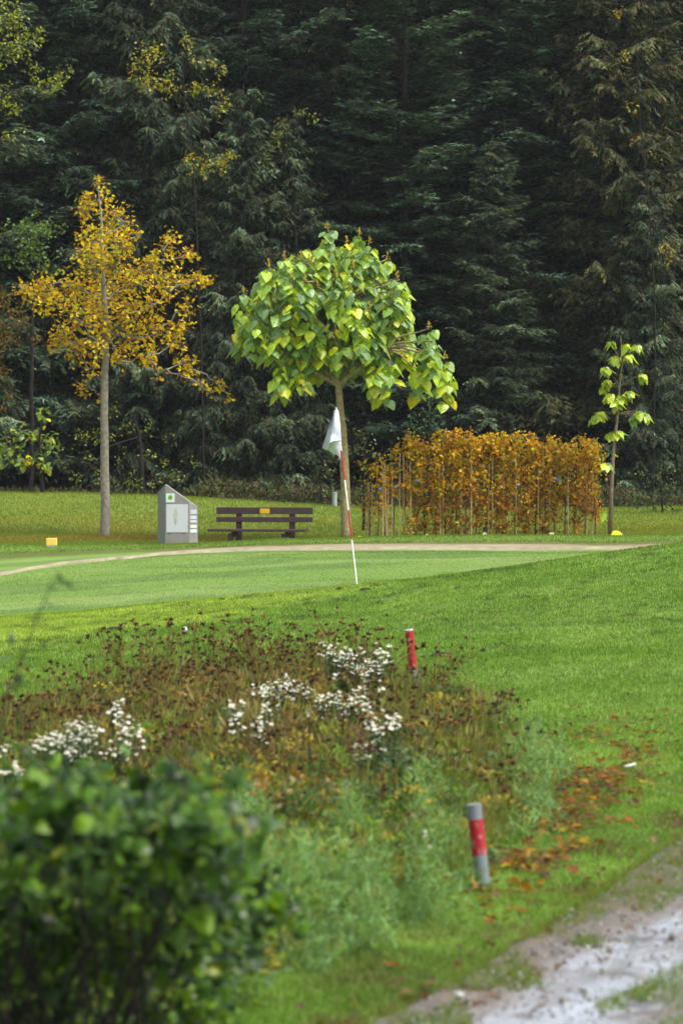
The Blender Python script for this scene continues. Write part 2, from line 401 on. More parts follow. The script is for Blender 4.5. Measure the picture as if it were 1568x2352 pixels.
# ------------------------------------------------------------------ mown grass
def grass_field(name, n, d0, d1, power, hgt, wid, mask, cf, spread=1.4, seedv=1):
    r = np.random.default_rng(seedv)
    d = np.exp(r.uniform(math.log(d0), math.log(d1), n)) if power == 1 else (r.uniform(d0 ** (1 - power), d1 ** (1 - power), n)) ** (1 / (1 - power))
    hw = .0889 * d + spread; x = r.uniform(-1, 1, n) * hw
    m = mask(x, d); x, d = x[m], d[m]; k = len(x)
    z = H(x, d) - .004
    Y = np.stack([r.normal(0, .45, k), r.normal(0, .45, k), np.ones(k)], 1)
    hint = np.stack([r.normal(0, 1, k), r.normal(0, 1, k), np.zeros(k)], 1)
    C = cf(x, d) * (1 + r.normal(0, .16 if d1 < 50 else .08, (k, 1))); y_ = r.random(k) < .04; C[y_] = C[y_] * .5 + np.array([.13, .12, .03]) * .5
    tag(Soup().scatter(*BLADE, np.stack([x, d, z], 1), Y, hint, hgt(d) * r.uniform(.6, 1.3, k), np.clip(C, .003, .9), wid(d)).build(name, M_GRASS), kind='stuff')
nb = lambda x, y: ~inside(x, y) & ~in_track(x, y) & ((x > -.35) | (y > 11.2))
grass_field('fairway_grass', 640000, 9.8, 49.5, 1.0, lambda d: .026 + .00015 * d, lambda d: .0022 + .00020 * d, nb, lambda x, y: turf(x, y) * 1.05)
grass_field('lawn_grass', 260000, 49.5, 62.5, 1.0, lambda d: .018 + 0 * d, lambda d: .009 + 0 * d, lambda x, y: y < np.interp(CX + F * x / y, [0, 350, 520], [60, 62.4, 62.5]), lambda x, y: turf(x, y) * 1.05, 2.5, 2)
grass_field('verge_grass', 220000, 65.8, 80, 1.0, lambda d: .03 + .02 * sstep(69, 71, d), lambda d: .013 + 0 * d, lambda x, y: y > 65.8, lambda x, y: turf(x, y) * 1.05, 3, 3)
grass_field('track_side_grass', 40000, 9.5, 24, 1.0, lambda d: .04 + 0 * d, lambda d: .006 + 0 * d,
            lambda x, y: nb(x, y) & (verge(x, y) > .0) & (fbm(x * 3.3, y * 1.8, 3, 5) > .50), lambda x, y: turf(x, y) * np.array([1., 1.05, 1.]), 1.0, 4)

# ------------------------------------------------------------------ weeds of the bed
def bed_points(n, seedv, cond=None):
    r = np.random.default_rng(seedv); out = []
    while sum(len(o) for o in out) < n:
        x = r.uniform(-3.2, 1.6, 4 * n); y = r.uniform(10.8, 27.5, 4 * n)
        m = inside(x, y) & (x > -.0889 * y - 1.2)
        if cond is not None: m &= cond(x, y, r)
        out.append(np.stack([x[m], y[m]], 1))
    return np.vstack(out)[:n], r
def PXY(x, y, z): return CX + F * x / y, HY + (CAMH - z) * F / y
def weed_height(x, y):
    px = CX + F * x / y
    h = np.interp(y, [11, 14.5, 17, 20, 23, 26, 27.5], [.09, .12, .17, .20, .17, .11, .07]) * (1 - .3 * sstep(780, 900, px)) * (1 - .55 * sstep(950, 1230, px) * (y < 21)) * (.75 + .5 * fbm(x * 1.4, y * .9, 3, 14))
    return h * (1 - .25 * sstep(350, -50, px))
def stalk_height(x, y):
    px = CX + F * x / y
    return np.interp(y, [14, 17, 20, 23, 26, 27.5], [.18, .25, .34, .41, .43, .38]) * (1 - .22 * sstep(150, -100, px)) * (1 - .12 * sstep(860, 950, px))
def weeds():
    # leafy green and straw blades
    p, r = bed_points(80000, 11, lambda x, y, r: r.random(x.shape) < .25 + .75 * sstep(.32, .6, fbm(x * 4, y * 2.4, 3, 24))); x, y = p.T; n = len(x); h = weed_height(x, y)
    px = CX + F * x / y
    t = r.random(n) ** .8
    brown = sstep(.36, .62, fbm(x * 1.3, y * .6, 4, 6)) * (.45 + .55 * sstep(14, 18, y)) * (1 - .5 * sstep(300, 0, px))
    z = H(x, y) + t * h * .75
    C = palette(n, [(.105, .175, .018), (.075, .135, .025), (.140, .165, .022), (.190, .160, .035)], [4, 3, 3, 2], .2, r)
    B = palette(n, [(.170, .115, .040), (.120, .078, .030), (.240, .190, .065), (.200, .190, .045), (.14, .17, .03)], [3, 3, 2, 2, 1], .2, r)
    pick = (r.random(n) < brown * .38)[:, None]; C = np.where(pick, B, C)
    Y = np.stack([r.normal(0, .35, n), r.normal(0, .35, n), np.ones(n) * .9], 1)
    Sp = Soup().scatter(*BLADE, np.stack([x, y, z], 1), Y, rdir(n, r), r.uniform(.05, .14, n), np.clip(C, .004, .9), r.uniform(.005, .012, n))
    # small leaves
    k = 50000; p, r = bed_points(k, 12, lambda x, y, r: r.random(x.shape) < .2 + .8 * sstep(.35, .6, fbm(x * 4, y * 2.4, 3, 25))); x, y = p.T; h = weed_height(x, y)
    C = palette(k, [(.070, .140, .022), (.105, .185, .030), (.070, .12, .045), (.145, .175, .022)], [4, 3, 2, 2], .2, r)
    brown = sstep(.38, .62, fbm(x * 1.3, y * .6, 4, 6)) * (.5 + .5 * sstep(14, 18, y))
    B = palette(k, [(.150, .105, .040), (.105, .072, .032), (.20, .16, .045)], None, .2, r)
    C = np.where((r.random(k) < brown * .5)[:, None], B, C)
    Sp.scatter(*LEAF, np.stack([x, y, H(x, y) + r.random(k) ** .7 * h * .8], 1), rdir(k, r) + np.array([0, 0, .4]), rdir(k, r) + np.array([0, -.3, 1.]), r.uniform(.018, .042, k), C)
    # patchwork of low plants, each clump of one kind
    sp = [((.075, .135, .055), 1, .9), ((.115, .200, .030), 1, 1.), ((.060, .100, .030), 1, 1.1), ((.170, .190, .045), 0, 1.1), ((.135, .095, .042), 1, 1.25), ((.085, .062, .030), 1, 1.2), ((.200, .175, .060), 0, 1.1), ((.095, .170, .070), 1, .8), ((.17, .21, .03), 1, 1.), ((.27, .22, .035), 1, 1.15)]
    pc, r = bed_points(1700, 15)
    for x0, y0 in pc:
        px = CX + F * x0 / y0; bw = sstep(.38, .60, float(fbm(x0 * 1.3, y0 * .6, 4, 6))) * (.12 + .88 * sstep(16, 19, y0)) * (1 - .5 * sstep(300, 0, px))
        w = np.array([1.5, 1.6, 1.5, .6, 1.3 * bw, 1.1 * bw, .8 + .6 * bw, 1.3, 1.1, .9]); w[[0, 1, 2, 7, 8]] *= (1.25 - bw); w[[3, 6]] *= .35 + .65 * (y0 > 17.5); q = sp[r.choice(10, p=w / w.sum())]
        hh = float(weed_height(x0, y0)) * r.uniform(.7, 1.6) * q[2] * (1 if q[1] or y0 > 17.5 else .55) * (.45 if 900 < px < 1000 and y0 > 21 else 1); rr_ = r.uniform(.07, .17); m = int(r.uniform(70, 150))
        o = r.normal(0, 1, (m, 3)); o /= np.maximum(1, np.linalg.norm(o, axis=1))[:, None]; o[:, 2] = np.abs(o[:, 2])
        pos = np.stack([x0 + o[:, 0] * rr_, y0 + o[:, 1] * rr_ * 1.2, H(x0 + 0 * o[:, 0], y0) + .01 + o[:, 2] * hh], 1)
        C = palette(m, [q[0]], None, .28, r) * r.uniform(.7, 1.3)
        if q[1]: Sp.scatter(*LEAF, pos, o * .6 + rdir(m, r) * .7 + np.array([0, 0, .15]), rdir(m, r) * .6 + np.array([0, -.15, 1.]), r.uniform(.020, .050, m), C, r.uniform(.012, .035, m))
        else: Sp.scatter(*SPRAY, pos, o * .5 + rdir(m, r) * .5 + np.array([0, 0, .6]), rdir(m, r), r.uniform(.03, .10, m), C, r.uniform(.006, .018, m))
    tag(Sp.build('weeds', M_GRASS), kind='stuff')
    # tall dry stalks with brown seed heads
    p, r = bed_points(1050, 13, lambda x, y, r: (y > 15.2) & (r.random(x.shape) < sstep(14, 22, y) * .8 + .15) & (r.random(x.shape) < sstep(.30, .62, fbm(x * 1.5, y * .8, 3, 88))))
    S = Soup(); st_p0, st_p1, st_c = [], [], []; hp, hs, hc = [], [], []
    for (x, y) in p:
        if 905 < CX + F * x / y < 1000 and y > 20.5 and r.random() < .8: continue
        hh = float(stalk_height(x, y)) * (r.uniform(.45, 1.05) if r.random() < .8 else r.uniform(1.05, 1.45)); z0 = float(H(x, y))
        lean = r.normal(0, .10, 2); c = palette(1, [(.20, .17, .04), (.15, .20, .035), (.15, .10, .03)], None, .15, r)[0]
        a = np.array([x, y, z0]); b = a + np.array([lean[0] * hh, lean[1] * hh, hh * .62]); st_p0.append(a); st_p1.append(b); st_c.append(c)
        for q in range(r.integers(2, 6)):
            e = b + np.array([r.normal(0, .20) * hh, r.normal(0, .20) * hh, hh * r.uniform(.18, .40)])
            st_p0.append(b); st_p1.append(e); st_c.append(c)
            hp.append(e); hs.append(r.uniform(.013, .026)); hc.append(palette(1, [(.100, .058, .024), (.062, .038, .020), (.160, .095, .030), (.27, .18, .05)], [4, 3, 3, 1], .2, r)[0])
    q, r2 = bed_points(4200, 17, lambda x, y, r: y > 14.8)
    for (x, y) in q:         # plain upright stems
        hh = float(stalk_height(x, y)) * r2.uniform(.35, .95); z0 = float(H(x, y)); a = np.array([x, y, z0]); l_ = r2.normal(0, .14, 2)
        st_p0.append(a); st_p1.append(a + np.array([l_[0] * hh, l_[1] * hh, hh])); st_c.append(palette(1, [(.17, .22, .035), (.24, .22, .06), (.20, .15, .05), (.12, .18, .04)], None, .2, r2)[0])
    a, b, c = np.array(st_p0), np.array(st_p1), np.array(st_c); n = len(a)
    S.scatter([(-.5, 0, 0), (.5, 0, 0), (.35, 1, 0), (-.35, 1, 0)], [(0, 1, 2), (0, 2, 3)], a, b - a, np.tile([0, -1., .05], (n, 1)), np.linalg.norm(b - a, axis=1), c, .0045)
    S.scatter([(-.5, 0, 0), (.5, 0, 0), (.35, 1, 0), (-.35, 1, 0)], [(0, 1, 2), (0, 2, 3)], a, b - a, np.tile([1., 0, .05], (n, 1)), np.linalg.norm(b - a, axis=1), c, .0045)
    hp, hs, hc = np.array(hp), np.array(hs), np.array(hc); n = len(hp); m = 16
    pos = np.repeat(hp, m, 0); dd = rdir(n * m, r) * np.array([1.1, 1.1, .7]) + np.array([0, 0, .25])
    S.scatter([(-.32, 0, 0), (.32, 0, 0), (0, 1, .1)], [(0, 1, 2)], pos, dd, rdir(n * m, r), np.repeat(hs, m) * r.uniform(.7, 1.3, n * m), np.clip(np.repeat(hc, m, 0) * (1 + r.normal(0, .25, (n * m, 1))), .004, .9))
    tag(S.build('dry_seed_head_weeds', M_DRY), kind='stuff')
    # feathery green cover at the near and right side of the bed
    q = r.uniform(size=(620000, 2)) * np.array([3.4, 9.5]) + np.array([-1.2, 12.0]); x, y = q.T
    nz = fbm(x * 2.6, y * 1.5, 4, 2) - .5; px = CX + F * x / y + nz * 300; py = HY + CAMH * F / y + (fbm(x * 2.1, y * 1.3, 4, 92) - .5) * 260
    qa = sstep(1880, 1960, py - (px - 500) * .02) * (1 - sstep(2130, 2200, py + (px - 700) * .16)) * sstep(380, 520, px) * (1 - sstep(1000, 1110, px))
    qb = sstep(1690, 1740, py) * (1 - sstep(1860, 1950, py)) * sstep(1110, 1170, px) * (1 - sstep(1210, 1290, px))
    qq = np.maximum(qa, qb * .75) * (.35 + .65 * sstep(.35, .6, fbm(x * 6, y * 3.2, 3, 29)))
    m = r.random(len(x)) < qq * .95; x, y, qq = x[m], y[m], qq[m]; k = len(x); clump = fbm(x * 5.5, y * 2.8, 3, 19)
    hh = (.05 + .30 * sstep(.38, .70, clump)) * (.3 + .7 * qq) * (1 - .7 * np.exp(-((x - .53) / .14) ** 2 - ((y - 14.4) / .8) ** 2))
    C = palette(k, [(.150, .270, .095), (.120, .220, .085), (.175, .280, .080), (.08, .15, .02), (.21, .20, .06)], [3, 3, 2, 2, .6], .2, r) * (.55 + 1.0 * clump[:, None])
    Y = rdir(k, r) * .9 + np.array([0, 0, .55])
    tag(Soup().scatter(*BLADE, np.stack([x, y, H(x, y) + r.random(k) ** .6 * hh], 1), Y, rdir(k, r), r.uniform(.03, .07, k), C, r.uniform(.004, .010, k)).build('feathery_ground_cover', M_GRASS), kind='stuff')
weeds()

# daisy-like flower clumps
DAISY = ([(0, 0, .0)] + [(math.cos(t) * (1 if i % 2 else .55), math.sin(t) * (1 if i % 2 else .55), .05) for i, t in enumerate(np.arange(20) * math.pi / 10)], [(0, 1 + i, 1 + (i + 1) % 20) for i in range(20)])
EYE = ([(0, 0, .22)] + [(math.cos(t) * .3, math.sin(t) * .3, .08) for t in np.arange(6) * math.pi / 3], [(0, 1 + i, 1 + (i + 1) % 6) for i in range(6)])
def flower_clump(px, py, rx, ry, d, n0, label, name='aster_clump', cat='flowers', col=(.72, .73, .62), fs=.0125, seedv=0, group='white asters in the wild bed'):
    n = int(n0 * 1.35) if name == 'aster_clump' else n0; rx, ry = (rx * 1.1, ry * 1.12) if n0 > 60 else (rx, ry)
    r = np.random.default_rng(seedv + 500); d = d - 1.3; x0 = (px - CX) * d / F; g = float(H(x0, d))
    e = empty(name, (x0, d, g), label, cat, group)
    a = r.uniform(0, 2 * math.pi, n); q = np.sqrt(r.random(n)) * (1 + .25 * r.normal(size=n)); ux, uy = np.cos(a) * q, np.sin(a) * q
    c = r.integers(0, max(3, n // 14), n); ctr = np.clip(r.normal(0, .68, (max(3, n // 11), 2)), -1, 1); ux = ux * .36 + ctr[c, 0]; uy = uy * .40 + ctr[c, 1] * .8
    dd = d + r.normal(0, .22, n)
    pos = np.stack([x0 + ux * rx * d / F, dd, np.maximum(CAMH - (py + uy * ry - HY) * d / F, g + .06)], 1)
    S = Soup(); k = n; root = np.stack([x0 + (pos[:, 0] - x0) * .45, d + (dd - d) * .5, np.full(n, g)], 1)
    for i in range(k):
        mid = (root[i] * .4 + pos[i] * .6) + r.normal(0, .015, 3)
        S.tube([root[i], mid, pos[i] - np.array([0, 0, .002])], .0018, (.05, .085, .02), 3, False)
    m = n * 7; ii = r.integers(0, n, m); t = r.random(m)[:, None]
    lp = root[ii] * (1 - t) + pos[ii] * t
    S.scatter(*LEAF, lp, rdir(m, r) + np.array([0, 0, .5]), rdir(m, r) + np.array([0, 0, .8]), r.uniform(.02, .045, m), palette(m, [(.06, .11, .03), (.08, .13, .03), (.05, .08, .03)], None, .2, r), r.uniform(.008, .02, m))
    S.build('stems', M_LEAF, e)
    N = rdir(n, r) * .45 + np.array([0, -.35, 1.]); Yv = np.cross(N, rdir(n, r))
    fl = Soup().scatter(*DAISY, pos, Yv, N, r.uniform(.7, 1.25, n) * fs, palette(n, [col], None, .06, r)).build('blossoms', M_PETAL, e); tag(fl, kind='stuff')
    if name == 'aster_clump':
        tag(Soup().scatter(*EYE, pos + unit(N) * .001, Yv, N, fs, palette(n, [(.40, .28, .03)], None, .1, r)).build('flower_centres', M_PETAL, e), kind='stuff')
    return e
for i, a in enumerate([
    (810, 1530, 58, 38, 24.0, 240, 'tall white aster clump just left of the far red-topped stake'),
    (655, 1588, 55, 32, 23.0, 190, 'white aster clump in the middle of the brown weeds'),
    (780, 1625, 62, 28, 21.8, 180, 'white aster clump low in front of the tallest aster clump'),
    (852, 1575, 22, 30, 23.4, 45, 'thin white aster tuft trailing down beside the tallest aster clump'),
    (600, 1665, 60, 42, 20.6, 90, 'loose pale aster scatter below the clump amid brown weeds'),
    (860, 1690, 42, 34, 20.0, 100, 'loose white aster scatter at the green heart of the bed'),
    (205, 1700, 85, 36, 19.2, 230, 'wide white aster clump above the dark leafy bush'),
    (20, 1750, 26, 26, 18.2, 34, 'white aster clump cut by the frame beside the leafy bush'),
    (270, 1640, 26, 24, 21.0, 20, 'small white aster tuft up behind the wide clump by the bush'),
    (985, 1920, 9, 8, 16.6, 6, 'single pale blossom spray between the aster bed and the near stake')]):
    flower_clump(*a, seedv=i)
for i, a in enumerate([(228, 1572, 30, 14, 24.5, 16, 'tiny yellow flowers beneath the brown heads, upper left of the bed'), (345, 1580, 12, 6, 24.0, 6, 'few yellow flowers between the two brown thickets'),
                       (440, 1554, 7, 4, 25.0, 4, 'single yellow flower below the golf ball'), (790, 1672, 16, 16, 20.5, 14, 'yellow flower tuft beneath the white asters')]):
    flower_clump(*a, name='yellow_flower_clump', cat='flowers', col=(.70, .48, .01), fs=.009, seedv=40 + i, group='yellow flowers in the wild bed')

# leafy autumn shrublet in the bed
def shrublet(px, py, d, w, hgt, n, cols, label, seedv, leaf=.05, mat=None, name='shrub', spread_y=.4):
    r = np.random.default_rng(seedv); x0 = (px - CX) * d / F; g = float(H(x0, d)); e = empty(name, (x0, d, g), label, 'shrub')
    S = Soup()
    tips = np.stack([x0 + r.normal(0, w * .42, 26), d + r.normal(0, spread_y * .5, 26), g + hgt * r.uniform(.35, 1, 26)], 1)
    for t in tips: S.tube([(x0 + r.normal(0, .03), d, g - .02), ((x0 + t[0]) / 2, (d + t[1]) / 2, g + (t[2] - g) * .6), t], [.006, .004, .002], (.06, .04, .02), 4, False)
    S.build('stems', M_BARK, e)
    ii = r.integers(0, 26, n); pos = tips[ii] + r.normal(0, 1, (n, 3)) * np.array([w * .16, spread_y * .2, hgt * .16]); pos[:, 2] = np.maximum(pos[:, 2], g + .02)
    Soup().scatter(*LEAF, pos, rdir(n, r), rdir(n, r) + np.array([0, -.2, 1.2]), r.uniform(.6, 1.2, n) * leaf, palette(n, cols, None, .2, r)).build('foliage', mat or M_LEAF, e)
    return e
shrublet(618, 1950, 16.3, .24, .26, 900, [(.19, .125, .016), (.21, .10, .015), (.12, .13, .02)], 'yellow and orange leafed weed beside the dark bush', 61, .034)
shrublet(505, 1895, 16.6, .12, .2, 160, [(.20, .07, .012), (.08, .10, .02)], 'small orange leafed weed touching the dark bush', 62, .03)
shrublet(900, 1800, 18.2, .50, .22, 1300, [(.060, .115, .020), (.08, .14, .025), (.045, .085, .02)], 'dark green leafy weed in the heart of the bed', 63, .034)

# ------------------------------------------------------------------ near leafy bush with its long shoot
def near_bush():
    r = np.random.default_rng(70); shoots = []; e = empty('leafy_bush', (-.72, 9.3, 0), 'dense dark green glossy leaved bush closest to the camera', 'bush')
    S = Soup(); L = []
    def outline(px): return np.interp(px, [-250, 0, 120, 220, 330, 420, 470, 540, 600, 640], [1780, 1795, 1775, 1745, 1745, 1765, 1800, 1870, 1940, 2080]) + 40 + 36 * math.sin(px * .045) * math.sin(px * .013 + 1) + 18 * math.sin(px * .11)
    tips = []
    for k in range(1050):
        px = r.uniform(-330, 625); top = outline(px)
        py = top + (2900 - top) * r.random() ** 1.5 + 12; low = min(1, max(0, (py - 1980) / 260)); d = r.uniform(8.3, 10.2) * (1 - low) + r.uniform(9.3, 10.9) * low
        if low > .5 and px < 330 and r.random() < .35: continue
        edge = 585 + 45 * math.sin(py * .021 + .6) + 18 * math.sin(py * .07) - max(0, py - 2080) * .22
        if px > edge + (60 if r.random() < .12 else 0): continue
        if fbm(px * .012, py * .012, 3, 5) < .36: continue
        tips.append(P(px, py, d))
    tips = np.array(tips); tips[:, 2] = np.maximum(tips[:, 2], .03)
    for t in tips[::7]:
        b = np.array([-.72 + r.normal(0, .16), 9.3 + r.normal(0, .16), -.02]); m = b * .45 + t * .55 + r.normal(0, .04, 3) + np.array([0, 0, .05])
        S.tube([b, m, t], [.006, .004, .002], (.02, .017, .012), 4, False)
    for q in range(26):      # stray shoots beyond the outline
        i_ = r.integers(len(tips)); t = tips[i_]; 
        if CX + F * t[0] / t[1] < -50: continue
        o_ = np.array([r.normal(0, .5) + .2, r.normal(0, .3), r.uniform(.2, 1)]); o_ /= np.linalg.norm(o_); L_ = r.uniform(.10, .22)
        S.tube([t, t + o_ * L_ * .5, t + o_ * L_], [.003, .002, .001], (.06, .05, .03), 3, False)
        shoots.append((t, o_ * L_))
    # the long shoot at the left
    sh = [P(-60, 2300, 9.1), P(-20, 1800, 9.1), P(10, 1620, 9.1), P(60, 1480, 9.1), P(100, 1385, 9.1), P(135, 1310, 9.1)]
    S.tube(sh, [.005, .004, .003, .0025, .002, .001], (.06, .05, .03), 4, False)
    S.build('branches', M_BARK, e)
    m = 13; pos = np.repeat(tips, m, 0) + r.normal(0, .034, (len(tips) * m, 3)); n = len(pos)
    px = CX + F * pos[:, 0] / pos[:, 1]; py = HY + (CAMH - pos[:, 2]) * F / pos[:, 1]
    topz = py < 2050
    C = palette(n, [(.032, .084, .008), (.060, .138, .010), (.120, .225, .013), (.018, .045, .009), (.17, .20, .02)], [4, 4, 3, 5, .4], .18, r)
    Y = rdir(n, r) * .9 + np.array([0, -.2, -.25]); hint = rdir(n, r) * .75 + np.array([0, -.45, 1.])
    sz = r.uniform(.028, .060, n)
    G = Soup().scatter(*HEART, pos, Y, hint, sz, C, sz * .9)
    for t, v in shoots:
        k = 9; f_ = np.linspace(.2, 1, k)[:, None]; G.scatter(*HEART, t + v * f_ + r.normal(0, .008, (k, 3)), rdir(k, r) + np.array([0, 0, .2]), rdir(k, r) * .6 + np.array([0, -.3, 1.]), r.uniform(.022, .042, k), palette(k, [(.06, .14, .01), (.13, .22, .015), (.03, .07, .01)], None, .15, r), r.uniform(.018, .03, k))
    pts = [(138, 1318), (122, 1345), (112, 1385), (150, 1330), (72, 1420), (98, 1425), (60, 1465), (30, 1480), (96, 1478), (50, 1505), (18, 1505), (10, 1560), (40, 1550), (30, 1585), (20, 1620), (2, 1600), (-20, 1540), (45, 1640), (15, 1790), (30, 1780)]
    q = np.array([P(a, b, 9.1 + r.normal(0, .05)) for a, b in pts]); k = len(q)
    G.scatter(*HEART, q, rdir(k, r) + np.array([.3, 0, -.2]), rdir(k, r) * .6 + np.array([0, -.6, 1.]), r.uniform(.026, .042, k), palette(k, [(.05, .085, .035), (.035, .07, .03)], None, .15, r), r.uniform(.012, .022, k))
    G.build('foliage', M_GLOSSY, e)
near_bush()

# ================================================================== OBJECTS
def frustum(S, p0, p1, r0, r1, C, n=20): return S.tube([p0, p1], [r0, r1], C, n)

# boundary stakes
def stake(top, base, d, rad, bands, label, dark_rim):
    t, b = P(*top, d), P(*base, d); b[2] = float(H(b[0], d)) - .05
    ax = t - b; e = empty('boundary_stake', b, label, 'stake', 'red and grey boundary stakes')
    f = lambda s: b + ax * s
    Sx = Soup()
    Sx.tube([f(0), f(.998)], rad, (.15, .172, .185), 24)
    Sx.build('post', M_PLAIN, e, smooth=False)
    for (s0, s1) in [q[:2] for q in bands if q[2] == 'r']: Soup().tube([f(s0), f(s1)], rad * 1.03, (.4, 0, 0), 24).build('red_band', M_RED, e)
    Soup().tube([f(.998), f(1.006), f(1.014)], [rad * 1.06, rad * 1.06, rad * .9], dark_rim, 24).build('end_cap', M_PLAIN, e)
stake((939, 1448), (957, 1620), 26.0, .0285, [(0, .47, 'g'), (.47, .998, 'r')], 'far boundary stake with red top rising out of the brown weeds', (.55, .55, .58))
stake((1088, 1850), (1113, 2040), 14.8, .0285, [(0, .475, 'g'), (.475, .85, 'r'), (.85, .998, 'g')], 'near grey boundary stake with a scuffed red band, beside the track', (.16, .18, .19))

# golf ball
def ball(px, py, name, label, rad):
    x, d = ground_hit(px, py); S = Soup(); z = float(H(x, d)) + rad + .004
    pts = [(x, d, z - rad * math.cos(a)) for a in np.linspace(0, math.pi, 14)]; rr = [max(rad * math.sin(a), 1e-4) for a in np.linspace(0, math.pi, 14)]
    o = S.tube(pts, rr, (.80, .81, .82), 22).build(name, M_PLAIN, origin=(x, d, z - rad), smooth=True)
    tag(o, label, 'golf ball')
ball(425, 1452, 'golf_ball', 'white golf ball lying on the green short of the flag', .0235)

# flagstick
def flag():
    d = 46.2; b, t = P(820, 1346, d), P(772.5, 941, d); b[2] = min(b[2], float(H(b[0], d)) - .02) ; ax = t - b
    e = empty('golf_flag', b, 'leaning red and white flagstick with a limp white flag', 'golf flag')
    f = lambda s: b + ax * s; rd = .0092
    w = (.78, .78, .74); red = (.42, .012, .02)
    S = Soup()
    S.tube([f(0), f(1.0)], rd, w, 12)
    pole = S.build('pole', M_PLAIN, e)
    for s0, s1 in ((.266, .432), (.602, .769)): Soup().tube([f(s0), f(s1)], rd * 1.03, red, 12).build('red_band', M_PLAIN, e)
    Soup().tube([f(1.0), f(1.004), f(1.010), f(1.013)], [rd, rd * 1.35, rd * 1.2, rd * .3], (.5, .5, .5), 12).build('knob', M_PLAIN, e)
    def Z(u, v, dy): p = P((1240 + u / 2.938) * .5742, (1600 + v / 2.938) * .5742, d); p[1] += dy * 2.6; return p
    # a limp cloth: rows of points from the pole sleeve outwards
    def sheet(rows, name, parent, dz=0.):
        A = np.array([[Z(*q) for q in r_] for r_ in rows]); n0, n1 = A.shape[:2]
        def up(A, ax, k=6):   # Catmull-Rom resample along an axis
            A = np.moveaxis(A, ax, 0); n = len(A); Pn = np.concatenate([2 * A[:1] - A[1:2], A, 2 * A[-1:] - A[-2:-1]]); out = []
            for i in range(n - 1):
                p0, p1, p2, p3 = Pn[i:i + 4]
                for t_ in np.arange(k) / k: out.append(.5 * (2 * p1 + (p2 - p0) * t_ + (2 * p0 - 5 * p1 + 4 * p2 - p3) * t_ ** 2 + (3 * p1 - p0 - 3 * p2 + p3) * t_ ** 3))
            out.append(A[-1]); return np.moveaxis(np.array(out), 0, ax)
        A = up(up(A, 0), 1); n0, n1 = A.shape[:2]; V = A.reshape(-1, 3)
        i, j = np.meshgrid(np.arange(n1 - 1), np.arange(n0 - 1)); a = (j * n1 + i).ravel()
        T = np.vstack([np.stack([a, a + 1, a + n1 + 1], 1), np.stack([a, a + n1 + 1, a + n1], 1)])
        o = Soup().add(V, T, (.56, .58, .68)).build(name, M_CLOTH, parent, smooth=True)
        md = o.modifiers.new('thickness', 'SOLIDIFY'); md.thickness = .0015
        return o
    # columns go round the drape: pole sleeve -> front fold -> back -> lower corner
    rows = []
    cols = [  # (top point, bottom point) with depth
        ((334, 118, -.012), (372, 480, -.014)),
        ((318, 118, -.022), (312, 486, -.035)),
        ((303, 119, -.030), (262, 490, -.050)),
        ((290, 120, -.020), (224, 515, -.045)),
        ((287, 122, .000), (217, 545, -.010)),
        ((285, 124, .015), (206, 590, .020)),
        ((282, 128, .020), (175, 582, .030)),
        ((278, 132, .010), (145, 568, .020))]
    for k in range(7):
        t_ = k / 6; rows.append([(a[0] * (1 - t_) + c[0] * t_ + 3 * math.sin(t_ * 5 + i), a[1] * (1 - t_) + c[1] * t_, a[2] * (1 - t_) + c[2] * t_ + .006 * math.sin(t_ * 7 + i * 1.3)) for i, (a, c) in enumerate(cols)])
    fl = sheet(rows, 'flag_cloth', e)
    rows2 = [[(217, 540, -.012), (232, 505, -.03), (262, 489, -.035), (312, 485, -.025), (346, 482, -.012)],
             [(222, 562, .004), (243, 535, -.012), (272, 528, -.02), (318, 535, -.016), (351, 545, -.010)],
             [(238, 588, .012), (262, 580, -.002), (292, 582, -.01), (327, 600, -.010), (356, 620, -.006)],
             [(262, 615, .018), (284, 622, .004), (308, 640, .0), (336, 668, -.002), (362, 708, .0)]]
    lo = sheet(rows2, 'flag_fold', e)
    rows3 = [[(206, 590, .022), (217, 545, .012), (222, 562, .014)], [(232, 604, .022), (240, 585, .016), (245, 595, .016)], [(300, 652, .02), (300, 640, .012), (300, 638, .01)]]
    sheet(rows3, 'flag_hem', e)
    def script(txt, u, v, dy, size, rot):
        c = bpy.data.curves.new('lettering', 'FONT'); c.body = txt; c.size = size; c.shear = .45; c.extrude = .0006; c.offset = -.0012
        c.materials.append(M_INK); tmp = bpy.data.objects.new('lettering_curve', c); me = bpy.data.meshes.new_from_object(tmp); bpy.data.objects.remove(tmp); o = bpy.data.objects.new('lettering', me); COL.objects.link(o)
        p = Z(u, v, dy) - b; o.location = p; o.rotation_euler = (math.radians(90), math.radians(-rot), 0); o.parent = e
    script('ul', 236, 408, -.060, .075, 14)
    script('ou', 288, 508, -.050, .06, -30)
m_, N_, L_, b_ = new_mat('ink'); b_.inputs['Base Color'].default_value = (.10, .11, .13, 1); M_INK = m_
flag()
